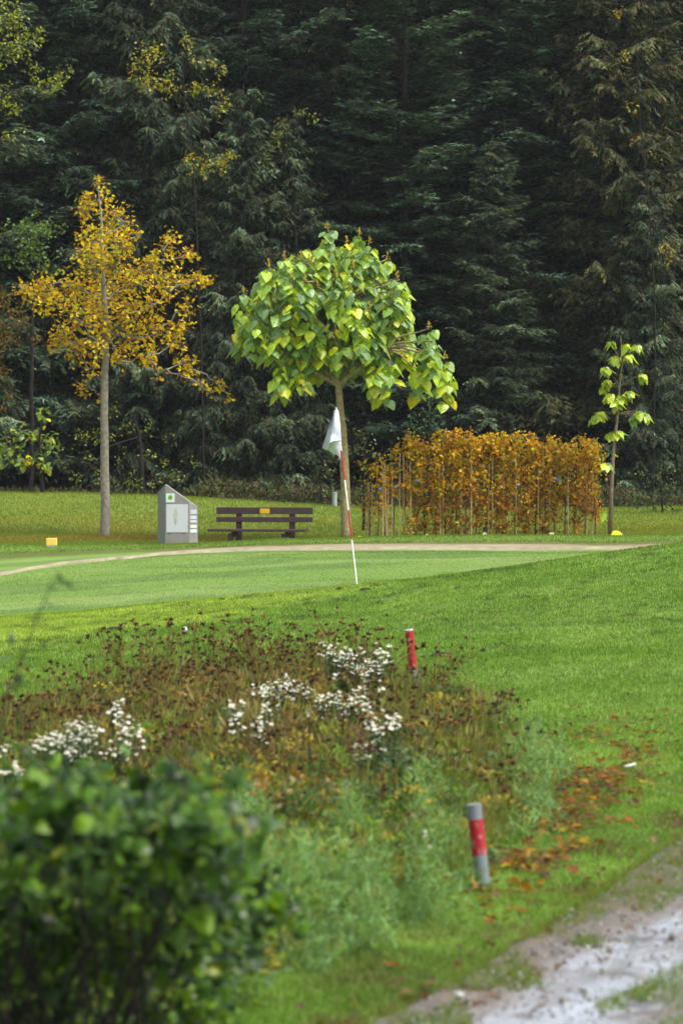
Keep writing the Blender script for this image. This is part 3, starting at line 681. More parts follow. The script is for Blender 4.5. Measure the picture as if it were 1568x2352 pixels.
def divot(px, py, w, label, seedv):
    x, d = ground_hit(px, py); r = np.random.default_rng(seedv); m = 30; V = [(x, d, float(H(x, d)) + .022)]
    for k in range(3 * m):
        a = (k % m) * 2 * math.pi / m; q = (.35, .75, 1.)[k // m] * (1 + r.normal(0, .22)); X, Y = x + w * q * math.cos(a), d + w * 1.1 * q * math.sin(a)
        V.append((X, Y, float(H(X, Y)) + (.026, .016, -.006)[k // m] + r.normal(0, .006)))
    T = [(0, 1 + k, 1 + (k + 1) % m) for k in range(m)]
    for b in (0, m): T += [t for k in range(m) for t in ((1 + b + k, 1 + b + m + k, 1 + b + m + (k + 1) % m), (1 + b + k, 1 + b + m + (k + 1) % m, 1 + b + (k + 1) % m))]
    o = Soup().add(V, T, palette(len(V), [(.030, .040, .012), (.04, .030, .016)], None, .3, r)).build('divot', M_DRY, origin=(x, d, float(H(x, d))))
    tag(o, label, 'divot')
divot(838, 1356, .07, 'dark scuffed divot at the foot of the flagstick', 1)
divot(262, 1447, .10, 'dark divot scar left of the golf ball', 2)
divot(778, 1355, .05, 'small divot left of the flagstick foot', 3)
divot(1010, 1508, .09, 'dark tuft in the turf right of the far stake', 4)
divot(510, 1380, .04, 'small dark divot on the crest above the brown weeds', 5)

# information board
def board():
    d = 67.6
    def q(u, v, dy=0.): p = P(321.6 + u * .10986, 1079.5 + v * .10986, d); p[1] += dy; return p
    gz = float(H(P(407, 1256, d)[0], d)) - .05
    e = empty('information_board', (P(407, 1256, d)[0], d, gz), 'grey concrete information stele with slanted top beside the bench', 'information board')
    prof = [(362, 480, .16), (530, 300, .0), (1030, 665, .0), (1198, 775, .12)]     # top outline, three facets
    V = []; 
    for (u, v, dy) in prof: V.append(q(u, v, dy))
    for (u, v, dy) in prof: p = q(u, v, dy); V.append([p[0], p[1], gz])
    for (u, v, dy) in [(1190, 770, .40), (380, 470, .40)]: V.append(q(u, v, dy))
    pk = q(540, 305, .40); V.append(pk)                                          # 10
    for i in (8, 9): V.append([V[i][0], V[i][1], gz])                            # 11, 12
    T = []
    for i in range(3): T += [(i, i + 4, i + 5), (i, i + 5, i + 1)]
    T += [(0, 1, 10), (0, 10, 9), (1, 2, 10), (2, 3, 8), (2, 8, 10), (3, 7, 11), (3, 11, 8), (0, 9, 12), (0, 12, 4), (9, 10, 8), (9, 8, 11), (9, 11, 12)]
    Soup().add(V, T, (.205, .195, .185)).build('concrete_body', M_CONCRETE, e)
    def plate(u0, u1, v0, v1, name, col, parent=e, dy0=0., dy1=0., off=.006, org=None):
        a, b2, c, d2 = q(u0, v0, dy0 - off), q(u1, v0, dy1 - off), q(u1, v1, dy1 - off), q(u0, v1, dy0 - off)
        F4 = [a, b2, c, d2]; B4 = [p + np.array([0, .004, 0]) for p in F4]
        return Soup().add(F4 + B4, [(0, 3, 2), (0, 2, 1), (4, 5, 6), (4, 6, 7), (0, 1, 5), (0, 5, 4), (1, 2, 6), (1, 6, 5), (2, 3, 7), (2, 7, 6), (3, 0, 4), (3, 4, 7)], col).build(name, M_PLAIN, parent, origin=np.array(e.location) if parent is e else None)
    mp = plate(552, 1002, 716, 1303, 'map_panel', (.46, .47, .50))
    lg = plate(545, 728, 490, 676, 'emblem_plate', (.50, .62, .58))
    # fairway plan on the panel: a long green strip, brown tee end
    def blob(cu, cv, ru, rv, name, col, off, n=22, pinch=0.):
        c = q(cu, cv, -off); V = [c]
        for a in np.arange(n) * 2 * math.pi / n: V.append(q(cu + ru * math.cos(a) * (1 + pinch * math.sin(3 * a)), cv + rv * math.sin(a), -off))
        s = Soup().add(V, [(0, 1 + (i + 1) % n, 1 + i) for i in range(n)], col); return s.build(name, M_PLAIN, e)
    blob(748, 905, 42, 112, 'fairway_plan', (.36, .42, .32), .0090, pinch=.15)
    blob(745, 1040, 26, 115, 'fairway_plan_end', (.34, .33, .29), .0084, pinch=.1)
    blob(636, 575, 44, 50, 'green_emblem', (.13, .26, .012), .0090)
    fy = lambda u: .12 * (u - 1030) / 168
    for v0, v1, c in ((830, 925, (.36, .38, .45)), (960, 1030, (.42, .44, .50)), (1050, 1102, (.44, .45, .54)), (1148, 1212, (.58, .57, .46)), (1240, 1312, (.50, .56, .66))):
        plate(1052, 1182, v0, v1, 'notice_plate', c, e, fy(1052), fy(1182), .010)
    for u0 in (590, 880): plate(u0, u0 + 60, 1318, 1332, 'bracket', (.1, .1, .1))
board()

# bench
def bench():
    d = 69.3; rz = math.radians(-10); S3 = F / d; c0 = P(600, 1240, d); g = float(H(c0[0], d)); L = 1.77
    e = empty('park_bench', (c0[0], d, g), 'dark brown recycled plank bench with yellow plaque', 'bench')
    R = np.array([[math.cos(rz), -math.sin(rz), 0], [math.sin(rz), math.cos(rz), 0], [0, 0, 1]])
    zt = CAMH - (1165.5 - HY) * d / F - g     # height of the back's top
    w = lambda p: np.array([c0[0], d, g]) + R @ np.array(p, float)
    col = (.055, .030, .030)
    def bx(c, s, name, parent=e, cc=col, mat=M_WOOD):
        ob = Soup().box((0, 0, 0), s, cc).build(name, mat); ob.parent = parent
        ob.location = R @ np.array(c, float); ob.rotation_euler = (0, 0, rz)
        bv = ob.modifiers.new('bevel', 'BEVEL'); bv.width = .008; bv.segments = 2
        return ob
    s = 1 / S3
    bx((.04, .12, zt - 7.8 * s), (L, .045, 15.6 * s), 'back_slat')
    bx((.04, .10, zt - 28 * s), (L, .045, 11.6 * s), 'back_slat')
    bx((.045, .09, zt - 8.6 * s), (22.5 * s, .03, 11.5 * s), 'plaque', cc=(.62, .38, .03), mat=M_PLAIN)
    zs = zt - 52 * s
    for k in range(3): bx((-.02, -.05 - .135 * k, zs), (L + .02, .12, .045), 'seat_slat')
    for sx in (-.44, .54):
        bx((sx, .155, (zt - .03) / 2), (.10, .07, zt - .03), 'back_post')
        bx((sx - .07, -.27, (zs - .02) / 2 - .02), (.085, .085, zs - .05), 'leg')
        bx((sx - .02, -.08, zs - .075), (.085, .36, .09), 'bearer')
bench()

# yellow tee markers
def marker(px, py, name, label, w, h, col, dep=.12):
    x, d = ground_hit(px, py); 
    if d < 60: d = 67.2; x = (px - CX) * d / F
    z = float(H(x, d)); e = empty(name, (x, d, z), label, 'tee marker', 'yellow tee markers')
    ob = Soup().box((0, 0, h / 2 + .02), (w, dep, h), col).build('marker_block', M_PLAIN); ob.parent = e; bv = ob.modifiers.new('bevel', 'BEVEL'); bv.width = .015; bv.segments = 3
    ob = Soup().box((0, 0, .012), (w * .9, dep * .9, .03), (.35, .36, .4)).build('marker_foot', M_PLAIN); ob.parent = e
marker(119, 1256, 'tee_marker', 'yellow square tee marker on the lawn left of the autumn tree', .19, .13, (.72, .50, .09))
def wedge(px, py, label):
    d = 67.4; x = (px - CX) * d / F; z = float(H(x, d)) + .0
    V = [(-.10, -.05, 0), (.11, -.05, 0), (.11, .06, 0), (-.10, .06, 0), (-.07, -.03, .07), (-.01, -.03, .085), (.06, -.03, .06), (.06, .04, .06), (-.01, .04, .085), (-.07, .04, .07)]
    T = [(0, 1, 4), (1, 5, 4), (1, 6, 5), (1, 2, 6), (2, 7, 6), (2, 3, 7), (3, 8, 7), (3, 9, 8), (3, 0, 9), (0, 4, 9), (4, 5, 9), (5, 8, 9), (5, 6, 8), (6, 7, 8)]
    o = Soup().add(np.array(V) + np.array([x, d, z]), T, (.70, .58, .01)).build('tee_marker', M_PLAIN, origin=(x, d, z)); tag(o, label, 'tee marker', 'yellow tee markers')
wedge(1415, 1233, 'low yellow tee marker at the foot of the thin sapling')
def ground_leaf(x, d, size, col, label, rr, tilt=.25, group='fallen leaves beside the track'):
    n = np.array([[rr.normal(0, tilt), rr.normal(0, tilt) - .1, 1.]]); z = float(H(x, d)) + .014
    S = Soup().scatter(*MAPLE, np.zeros((1, 3)), np.array([[math.cos(rr.uniform(0, 6.3)), math.sin(rr.uniform(0, 6.3)), .1]]), n, size, np.array([col]))
    o = S.build('fallen_leaf', M_AUTUMN); o.location = (x, d, z); return tag(o, label, 'leaf', group)
for px, lab, c in ((824, 'yellow fallen leaf on the lawn in front of the beech row', (.6, .42, .02)), (1107, 'pale fallen leaf on the lawn by the middle of the beech row', (.6, .55, .4)), (982, 'cream fallen leaf on the lawn before the beech row', (.5, .48, .2)), (1273, 'light fallen leaf on the lawn before the far end of the beech row', (.5, .48, .25))):
    o = ground_leaf((px - CX) * 67.3 / F, 67.3, .11, c, lab, rng, .8, 'fallen leaves on the lawn')
# white scrap on the grass
x, d = ground_hit(1447, 1768)
o = Soup().box((0, 0, 0), (.058, .02, .009), (.62, .64, .60)).build('plastic_strip', M_PLAIN); o.location = (x, d, float(H(x, d)) + .022); o.rotation_euler = (0, math.radians(-14), math.radians(14))
tag(o, 'white strip of litter lying on the grass by the fallen leaves', 'litter')
# grey marker post behind the lawn
p = P(768, 1166, 79); g = float(H(p[0], 79)); e = empty('marker_post', (p[0], 79, g), 'short pale grey marker post behind the broad-leaved tree', 'post')
Soup().tube([(p[0], 79, g - .02), (p[0], 79, g + .27)], .055, (.26, .30, .29), 14).build('post', M_PLAIN, e)
Soup().tube([(p[0], 79, g + .27), (p[0], 79, g + .30)], [.062, .05], (.2, .22, .22), 14).build('post_cap', M_PLAIN, e)

# ------------------------------------------------------------------ trees with explicit limbs
def curve(a, b, sag, r, n=6, wob=.03):
    t = np.linspace(0, 1, n)[:, None]; a, b = np.asarray(a, float), np.asarray(b, float)
    p = a + (b - a) * t; L = np.linalg.norm(b - a)
    p[:, 2] += (np.sin(t[:, 0] * math.pi) * sag * L); q = r.normal(0, wob * L, (n, 3)); q[0] = q[-1] = 0
    return p + q
def trunk_tree(name, label, cat, trunk, rads, blobs, d, leaf, per, colf, seedv, tmpl=LEAF, mat=None, bark=(.15, .135, .11), depth=1.0, limb_r=.03, droop=0., sag=.08, wid=1., attach=.55, group=None):
    """blobs are (px, py, radius) of foliage masses; each gets its own limb from the trunk"""
    r = np.random.default_rng(seedv); tr = np.array([P(a, b, d) for a, b in trunk]); tr[0, 2] = min(tr[0, 2], float(H(tr[0, 0], d)) - .03)
    base = np.array([tr[0, 0], d, tr[0, 2]]); e = empty(name, base, label, cat, group)
    S = Soup(); px0 = trunk[0][0]
    tt = np.linspace(0, 1, 24); kk = np.linspace(0, 1, len(tr)); pts = np.stack([np.interp(tt, kk, tr[:, i]) for i in range(3)], 1)
    pts[1:-1, 0] = np.convolve(pts[:, 0], [.25, .5, .25], 'valid')
    pts[:, 0] += r.normal(0, .006, 24) + np.sin(tt * 9 + px0) * .010 * (pts[-1, 2] - pts[0, 2]) * tt * (d > 78)
    S.tube(pts, np.interp(tt, kk, rads), bark, 12)
    G = Soup(); s = d / F; top = tr[-1]
    zmin = tr[int(len(tr) * .5)][2] if len(tr) > 2 else tr[0][2]
    bc = []
    for (px, py, rad) in blobs:
        c = P(px, py, d); c[1] += r.normal(0, .45) * depth * 1.0; bc.append(c)
    order = np.argsort([np.linalg.norm(pts - c, axis=1).min() for c in bc]); done = []
    for c, (px, py, rad) in [(bc[i], blobs[i]) for i in order]:
        zt = np.clip(c[2] - abs(c[0] - base[0]) * attach - .15, zmin, top[2]); k = np.argmin(abs(pts[:, 2] - zt)); a = pts[k]
        rmax = np.interp(k / 23, kk, rads) * .6
        if done and np.linalg.norm(c - a) > .55:
            dn_ = np.array(done); cost = np.linalg.norm(dn_ - c, axis=1) + .25 * np.maximum(0, dn_[:, 2] - c[2] + .1) * 3
            if cost.min() < np.linalg.norm(c - a) * .75: a = dn_[np.argmin(cost)]; rmax = .02
        L = np.linalg.norm(c - a); cv = curve(a, c, sag if c[2] > a[2] else .05, r); done.append(c); done.append(cv[3])
        r0 = min(limb_r * (.45 + .35 * L), rmax)
        S.tube(cv, np.linspace(r0, .006, len(cv)), bark, 6, False)
        R = rad * s; n = max(4, int(per * (rad / 30) ** 2.0)); nt = max(3, n // 9)
        tips = c + rdir(nt, r) * R * r.random((nt, 1)) ** .5 * np.array([1.05, 1.0, .95])
        for q in tips: S.tube(curve(cv[-2], q, .05, r, 4), [.006, .005, .004, .002], bark, 3, False)
        ii = r.integers(0, nt, n); pos = tips[ii] + r.normal(0, R * .20 + leaf * .35, (n, 3))
        Y = unit(pos - c) * .5 + rdir(n, r) * .7 + np.array([0, 0, -droop]); hint = rdir(n, r) * .6 + unit(pos - c) * .4 + np.array([0, -.1, .8])
        C = colf(n, px, py, pos, r)
        G.scatter(*tmpl, pos, Y, hint, r.uniform(.65, 1.2, n) * leaf, C, r.uniform(.65, 1.2, n) * leaf * wid)
    S.build('trunk', M_BARK, e, smooth=True); G.build('crown', mat or M_AUTUMN, e)
    return e

# orange autumn tree
maple = [(228, 425, 15), (225, 458, 28), (200, 485, 26), (255, 480, 24), (240, 520, 38), (285, 510, 18), (222, 560, 42), (285, 560, 34), (332, 540, 10), (215, 610, 44), (270, 610, 42), (160, 650, 36), (110, 655, 32), (62, 668, 26), (40, 655, 14), (92, 690, 32), (140, 700, 36), (200, 670, 44), (260, 670, 44), (310, 650, 36), (342, 620, 34), (380, 582, 28), (395, 558, 20), (430, 590, 22), (450, 640, 24), (470, 638, 14), (410, 640, 28), (432, 690, 20), (390, 670, 28), (350, 700, 34), (300, 720, 38), (240, 730, 42), (190, 740, 38), (150, 770, 28), (122, 800, 18), (180, 800, 32), (230, 790, 34), (300, 780, 38), (360, 760, 36), (412, 740, 22), (400, 790, 24), (340, 820, 30), (280, 830, 24), (420, 830, 22), (445, 850, 18), (208, 850, 22), (205, 890, 18), (225, 908, 9), (370, 858, 12), (460, 890, 14), (508, 886, 17), (524, 908, 10), (488, 902, 10), (430, 870, 12)]
def c_maple(n, px, py, pos, r):
    g = .18 + .25 * (abs(px - 260) < 60) * (py < 700)
    return palette(n, [(.54, .39, .012), (.62, .50, .014), (.46, .23, .012), (.28, .17, .04), (.42, .42, .02), (.20, .28, .03)], [4, 4.5, 2, 2, 5 * g, 2.5 * g], .18, r)
trunk_tree('autumn_maple_tree', 'orange and gold autumn tree with a pale slender trunk', 'tree', [(243, 1262), (242, 1130), (239, 980), (241, 860), (247, 760), (237, 640), (236, 520), (226, 430)], [.098, .083, .074, .07, .06, .042, .024, .008], maple, 71.5, .082, 98, c_maple, 101, MAPLE, M_AUTUMN, (.21, .19, .15), 1.1, .034, sag=-.03, attach=.8)

# broad-leaved tree with upright bud spikes
spikes = [(751, 515), (826, 530), (796, 551), (894, 580), (650, 587), (688, 584), (708, 591), (613, 605), (552, 663), (771, 627), (740, 559), (850, 551), (916, 630), (668, 630), (600, 638), (728, 652), (774, 673), (808, 670), (586, 695), (564, 727), (990, 745), (1029, 813), (882, 792), (665, 742), (701, 673), (903, 673), (640, 680), (850, 700), (930, 745), (720, 720), (860, 620), (812, 610), (700, 640)]
bare = [(612, 780), (688, 852), (645, 858), (742, 802), (789, 800), (864, 850), (880, 885), (900, 843), (964, 862), (936, 800), (1033, 858), (699, 752), (620, 782), (540, 735), (550, 760), (590, 750), (830, 760), (870, 730), (820, 800), (905, 790), (1000, 800), (975, 820), (760, 760), (680, 800), (720, 790), (650, 720), (840, 660), (920, 700), (640, 845)]
def paulownia():
    d = 69.8; r = np.random.default_rng(202); base = P(795, 1237, d); base[2] = float(H(base[0], d)) - .03
    e = empty('catalpa_tree', base, 'round crowned tree with big heart shaped lime and grey green leaves', 'tree')
    S = Soup(); bark = (.25, .205, .10)
    tr = np.array([base, P(793, 1120, d), P(787, 1000, d), P(780, 925, d), P(777, 885, d)])
    tt = np.linspace(0, 1, 20); pts = np.stack([np.interp(tt, np.linspace(0, 1, 5), tr[:, i]) for i in range(3)], 1)
    S.tube(pts, np.interp(tt, [0, .25, .5, .75, 1], [.098, .088, .078, .066, .062]), bark, 14)
    forks = [P(735, 835, d), P(820, 845, d + .3), P(770, 780, d - .3), P(850, 790, d), P(700, 760, d + .2), P(790, 700, d + .1), P(880, 800, d - .3), P(660, 800, d - .2)]
    for f in forks: S.tube(curve(pts[-1], f, -.04, r, 6, .02), np.linspace(.048, .028, 6), bark, 8, False)
    forks = np.array(forks); LF = Soup(); BD = Soup(); Y_, H_, Pn, Sz, Cc = [], [], [], [], []
    cxz = P(780, 720, d)
    def cluster(px, py, spike, dep):
        c = P(775 + (px - 775) * .965, py + (12 if spike else -14), d); c[1] += dep
        f = forks[np.argmin(np.linalg.norm(forks - c, axis=1))]
        S.tube(curve(f, c, .06, r, 5, .03), np.linspace(.024, .010, 5), bark, 5, False)
        n = r.integers(14, 21); z0 = 0.
        out0 = c - cxz
        for k in range(n):
            a = r.uniform(0, 2 * math.pi); z0 -= r.uniform(.01, .05)
            o = np.array([math.cos(a), math.sin(a) - .15, 0.]); pet = r.uniform(.05, .17)
            p = c + np.array([0, 0, z0]) + o * pet
            Pn.append(p); dn = o * r.uniform(.2, .75) + np.array([0, 0, -r.uniform(.55, 1.1)]); Y_.append(dn); H_.append(o * .9 + np.array([r.normal(0, .35), -.1, r.uniform(.2, .8)]))
            Sz.append(r.uniform(.14, .275) * (.92 if spike else 1.08))
            low = sstep(650, 870, py) if not spike else sstep(600, 900, py) * .25
            w = np.array([(.160, .280, .085), (.220, .360, .060), (.34, .48, .030), (.50, .58, .020), (.62, .56, .02)])
            pr = np.array([2.6, 3.0, 3.8, .8 + 3.2 * low * (k > 1), .10 + .9 * low * (k > 2)]); Cc.append(w[r.choice(5, p=pr / pr.sum())] * (1 + r.normal(0, .12)))
            S.tube([c + np.array([0, 0, z0]), p], [.005, .003], (.12, .13, .03), 3, False)
        if spike:
            t0 = P(775 + (px - 775) * .965, py - 4, d); t0[1] += dep
            BD.tube([c, t0], [.008, .004], (.40, .30, .06), 4, False)
            m = 26; t = r.random(m); pb = c + (t0 - c) * t[:, None] + r.normal(0, 1, (m, 3)) * np.array([.028, .028, .01]) * (1.15 - t[:, None])
            BD.scatter([(-.5, 0, 0), (.5, 0, 0), (0, 1, .2), (0, .5, .5)], [(0, 1, 3), (1, 2, 3), (2, 0, 3)], pb, rdir(m, r) * .5 + np.array([0, 0, 1.]), rdir(m, r), r.uniform(.015, .028, m), palette(m, [(.60, .48, .06), (.58, .36, .04), (.45, .46, .08)], None, .15, r))
    for (a, b) in spikes:
        q = ((a - 780) / 275) ** 2 + ((b - 720) / 215) ** 2; dep = math.sqrt(max(.06, 1 - q)) * 1.35
        cluster(a, b, True, -dep * r.uniform(.3, 1.0) if r.random() < .85 else dep * .8)
    for (a, b) in bare: cluster(a, b, False, r.uniform(-.9, .8))
    for k in range(150):       # filling at the back and in the middle of the crown
        a = r.uniform(0, 6.28); q = math.sqrt(r.random()) * .92; px = 762 + 200 * q * math.cos(a); py = 690 + 125 * q * math.sin(a)
        if px > 890 and py < 640: continue
        if px < 640 and py < 620: continue
        cluster(px, py, False, r.uniform(-.4, 1.3))
    LF.scatter(*HEART, np.array(Pn), np.array(Y_), np.array(H_), np.array(Sz), np.clip(np.array(Cc), .01, .9), np.array(Sz) * .95)
    S.build('trunk', M_BARK, e, smooth=True); LF.build('crown', M_BIG, e, smooth=False); BD.build('flower_buds', M_AUTUMN, e)
M_BIG = tinted('big_leaf', .38, .36, .5, 14, .2, .25, 20)
paulownia()

# thin sapling at the right with single big leaves
def thin_sapling():
    d = 69.5; r = np.random.default_rng(301); base = P(1400, 1232, d); base[2] = float(H(base[0], d)) - .02
    e = empty('thin_sapling_tree', base, 'thin young tree with few drooping lime leaves, right of the beech row', 'tree')
    S = Soup(); bark = (.16, .12, .085)
    t = np.array([base, P(1403, 1120, d), P(1408, 1030, d), P(1417, 950, d), P(1421, 890, d), P(1427, 840, d), P(1424, 770, d)])
    S.tube(t, [.042, .036, .030, .026, .018, .012, .004], bark, 8)
    cl = [(1403, 791, 3), (1436, 797, 2), (1460, 799, 5), (1415, 825, 5), (1440, 822, 4), (1390, 850, 5), (1470, 866, 4), (1392, 880, 7), (1384, 893, 4), (1400, 912, 7), (1445, 905, 7), (1422, 915, 8), (1412, 930, 4), (1378, 952, 8), (1370, 962, 3), (1470, 952, 9), (1456, 962, 4), (1482, 958, 4), (1417, 996, 11), (1405, 1000, 4), (1392, 1070, 5), (1390, 1180, 3), (1403, 1045, 1)]
    G = Soup()
    for px, py, n in cl:
        n = int(n * 1.7 + 1); c = P(px, py - 6, d); c[1] += r.normal(0, .12); k = np.argmin(abs(t[:, 2] - (c[2] - .18))); S.tube(curve(t[k], c, .03, r, 4, .02), [.010, .008, .006, .004], bark, 4, False)
        o = rdir(n, r) * np.array([1, 1, .15]); p = c + o * r.uniform(.02, .09, (n, 1)); 
        col = palette(n, [(.30, .42, .02), (.44, .50, .02), (.17, .30, .04)], [3, 3, 1 + 2 * (px > 1440)], .15, r)
        G.scatter(*HEART, p, o * .5 + np.array([0, 0, -.75]) + r.normal(0, .2, (n, 3)), o * .8 + np.array([0, -.1, .6]), r.uniform(.13, .23, n), col, r.uniform(.11, .19, n))
    S.build('trunk', M_BARK, e, smooth=True); G.build('crown', M_BIG, e)
thin_sapling()

# beech row, each sapling by itself with its cane
def beech_row():
    r = np.random.default_rng(404); xs_ = [848, 866, 884, 902, 926, 950, 974, 1000, 1022, 1046, 1068, 1092, 1114, 1138, 1160, 1182, 1206, 1228, 1250, 1272, 1296, 1318, 1342, 1366]
    tops = [t_ + 6 * math.sin(j_ * 2.3) for j_, t_ in enumerate([1060, 1030, 1050, 1010, 1020, 1000, 992, 1002, 1000, 992, 998, 1008, 1002, 1012, 998, 990, 1004, 998, 1008, 1012, 1020, 1010, 1018, 1002])]
    dens = [.18, .2, .2, .35, .25, .8, .8, 1, 1, 1, 1, 1, 1, 1, 1, .8, .9, .8, 1, .5, .9, .9, .8, .5]
    ords = ['first', 'second', 'third', 'fourth', 'fifth', 'sixth', 'seventh', 'eighth', 'ninth', 'tenth', 'eleventh', 'twelfth', 'thirteenth', 'fourteenth', 'fifteenth', 'sixteenth', 'seventeenth', 'eighteenth', 'nineteenth', 'twentieth']
    for i, (px, top) in enumerate(zip(xs_, tops)):
        d = 70.2 + r.normal(0, .12); x0 = (px - CX) * d / F; g = float(H(x0, d)); zt = CAMH - (top - HY) * d / F
        N = len(xs_)
        where = (ords[i] + ' from the bench end') if i < 12 else (('last' if i == N - 1 else ords[N - 1 - i] + ' from the thin-tree end' if i > 12 else 'middle one, twelfth from the thin-tree end'))
        look = 'sparse' if dens[i] < .3 else 'open' if dens[i] < .6 else 'dense'
        e = empty('beech_sapling_tree', (x0, d, g), f'{look} rust and yellow beech sapling, {where} of the row', 'sapling', 'beech saplings in the staked row')
        S = Soup(); lean = r.normal(0, .05)
        st = [(x0, d, g - .02), (x0 + lean * .5 + .02, d, g + (zt - g) * .5), (x0 + lean, d, zt - .1)]
        S.tube(st, [.015, .011, .005], (.11, .07, .045), 5)
        for q in range(int(6 + 16 * dens[i])):
            zz = g + (zt - g) * r.uniform(.15, .95); a = r.uniform(0, 6.3); S.tube([(x0 + lean * .5, d, zz), (x0 + .16 * math.cos(a), d + .16 * math.sin(a), zz + .18)], [.005, .002], (.10, .06, .04), 3, False)
        S.build('trunk', M_BARK, e)
        if i % 5 != 1 or dens[i] < .4:
            c = r.uniform(-.12, .12)
            for qx in ((c,) if dens[i] > .3 else (c, c + .07)):
                Soup().tube([(x0 + qx, d - .1, g - .02), (x0 + qx + r.normal(0, .015), d - .1, g + (zt - g) * r.uniform(.62, .96))], r.uniform(.009, .014), (.36, .25, .13), 6).build('cane', M_BARK, e)
        if i in (3, 19, 15, 5, 1): 
            zc = g + (zt - g) * {3: .53, 19: .60, 15: .5, 5: .55, 1: .57}[i]; w_ = .09 if i == 19 else .045
            tg = Soup().box((x0 + .05, d - .24 , zc), (w_, .01, w_ * .8), (.06, .20, .42) if i != 15 else (.25, .33, .38)).build('tag', M_PLAIN, e)
        n = int(880 * dens[i]); 
        if n:
            keep_low = r.random(max(5, int(36 * dens[i]))); u = r.random(n); z = g + .08 + (zt - g - .05) * (u ** .8); nl = max(5, int(36 * dens[i])); cz = g + .12 + (zt - g - .12) * r.random(nl) ** (.72 if i % 3 else .95); cc = np.stack([x0 + lean * .5 + r.normal(0, .085, nl), d + r.normal(0, .12, nl), cz], 1)
            ii = r.integers(0, nl, n); pos = cc[ii] + r.normal(0, 1, (n, 3)) * np.array([.055, .06, .075]); pos[:, 2] = np.clip(pos[:, 2], g + .05, zt + .06)
            t = (pos[:, 2] - g) / (zt - g)
            yel = sstep(.10, .74, t + .35 * (fbm(pos[:, 0] * 2.2, pos[:, 2] * 2.2, 2, 3) - .5) + .12 * math.sin(i * 1.7))
            A = palette(n, [(.36, .150, .020), (.46, .22, .018), (.24, .10, .022), (.54, .34, .018)], [3, 3, 2, 1], .2, r); B = palette(n, [(.55, .34, .014), (.60, .31, .012), (.42, .36, .018), (.44, .18, .014)], [3, 3, 2, 1], .18, r)
            C = np.where((r.random(n) < yel)[:, None], B, A)
            C = np.where((r.random(n) < .12)[:, None], np.array([[.17, .21, .03]]), C) * np.array([.92, .95, 1.1])
            Soup().scatter(*LEAF, pos, rdir(n, r) + np.array([0, 0, -.2]), rdir(n, r) + np.array([0, -.2, .8]), r.uniform(.045, .090, n), C).build('crown', M_AUTUMN, e)
beech_row()

# ------------------------------------------------------------------ forest edge
GREENY = [(.055, .085, .018), (.075, .105, .015), (.10, .12, .015), (.15, .14, .012)]
def c_of(cols, w=None, j=.2): return lambda n, px, py, pos, r: palette(n, cols, w, j, r)
BK = (.013, .011, .009)
trunk_tree('beech_tree', 'yellow green broadleaf tree showing between the upper spruces', 'tree', [(470, 1185), (465, 900), (450, 600), (450, 350), (420, 150), (430, 60)], [.024, .022, .02, .016, .012, .008],
    [(345, 130, 32), (330, 175, 30), (378, 190, 24), (350, 205, 20), (425, 100, 18), (440, 128, 14), (402, 192, 16), (462, 215, 22), (490, 200, 16), (512, 235, 22), (440, 378, 18), (478, 372, 22), (540, 358, 14), (500, 392, 18), (455, 396, 14), (520, 380, 16), (505, 160, 18)], 84.0, .085, 120,
    c_of([(.24, .25, .014), (.32, .29, .014), (.15, .19, .018), (.36, .24, .014)], [3, 2, 2, 1]), 601, LEAF, M_LEAF, BK, 1.2, .02)
trunk_tree('beech_tree', 'dull green broadleaf spray behind the lime tree crown', 'tree', [(700, 1185), (690, 700), (660, 380), (660, 270)], [.026, .024, .02, .01],
    [(650, 290, 20), (690, 268, 20), (640, 338, 20), (610, 362, 18), (720, 280, 14), (670, 330, 18)], 86.5, .085, 100, c_of([(.11, .15, .02), (.15, .17, .018)]), 602, LEAF, M_LEAF, BK, 1.0, .02)
trunk_tree('beech_tree', 'yellow green broadleaf tree in the top left corner', 'tree', [(-60, 1185), (-50, 700), (-30, 400), (-10, 200), (10, 20)], [.16, .13, .1, .06, .02],
    [(20, 35, 34), (62, 90, 26), (92, 80, 16), (30, 110, 30), (55, 125, 10), (5, 10, 24), (110, 200, 24), (150, 158, 14), (135, 190, 18), (40, 250, 16), (45, 282, 8), (8, 220, 24), (0, 160, 24), (70, 160, 18), (-60, 60, 40), (-90, 160, 40), (-60, 260, 30), (20, 320, 14)], 84.5, .09, 130,
    c_of([(.20, .24, .014), (.28, .30, .016), (.12, .17, .018)], [3, 2, 2]), 603, LEAF, M_LEAF, BK, 1.2, .02)
trunk_tree('hazel_tree', 'mid green leafy tree behind the left side of the orange tree', 'tree', [(70, 1190), (75, 900), (80, 640), (82, 560)], [.05, .045, .03, .015],
    [(80, 515, 20), (60, 545, 28), (110, 540, 26), (90, 580, 32), (58, 590, 22), (110, 610, 20), (75, 620, 20), (140, 520, 12), (30, 600, 16), (20, 520, 10), (95, 490, 12)], 82.5, .10, 110, c_of([(.08, .15, .025), (.11, .19, .028), (.06, .11, .025)]), 604, LEAF, M_LEAF, BK, 1.0, .02)
trunk_tree('hazel_tree', 'bronze and olive leaved tree at the left edge of the wood', 'tree', [(-30, 1190), (-20, 1000), (-10, 820), (0, 700)], [.05, .045, .03, .015],
    [(10, 680, 26), (40, 715, 24), (20, 755, 32), (60, 740, 20), (0, 800, 26), (40, 790, 22), (90, 790, 18), (10, 850, 20), (-40, 740, 40), (-40, 840, 40), (20, 900, 16), (0, 940, 18)], 80.5, .085, 110, c_of([(.105, .085, .012), (.14, .10, .012), (.17, .085, .014), (.07, .08, .016)]), 605, LEAF, M_AUTUMN, BK, 1.0, .02)
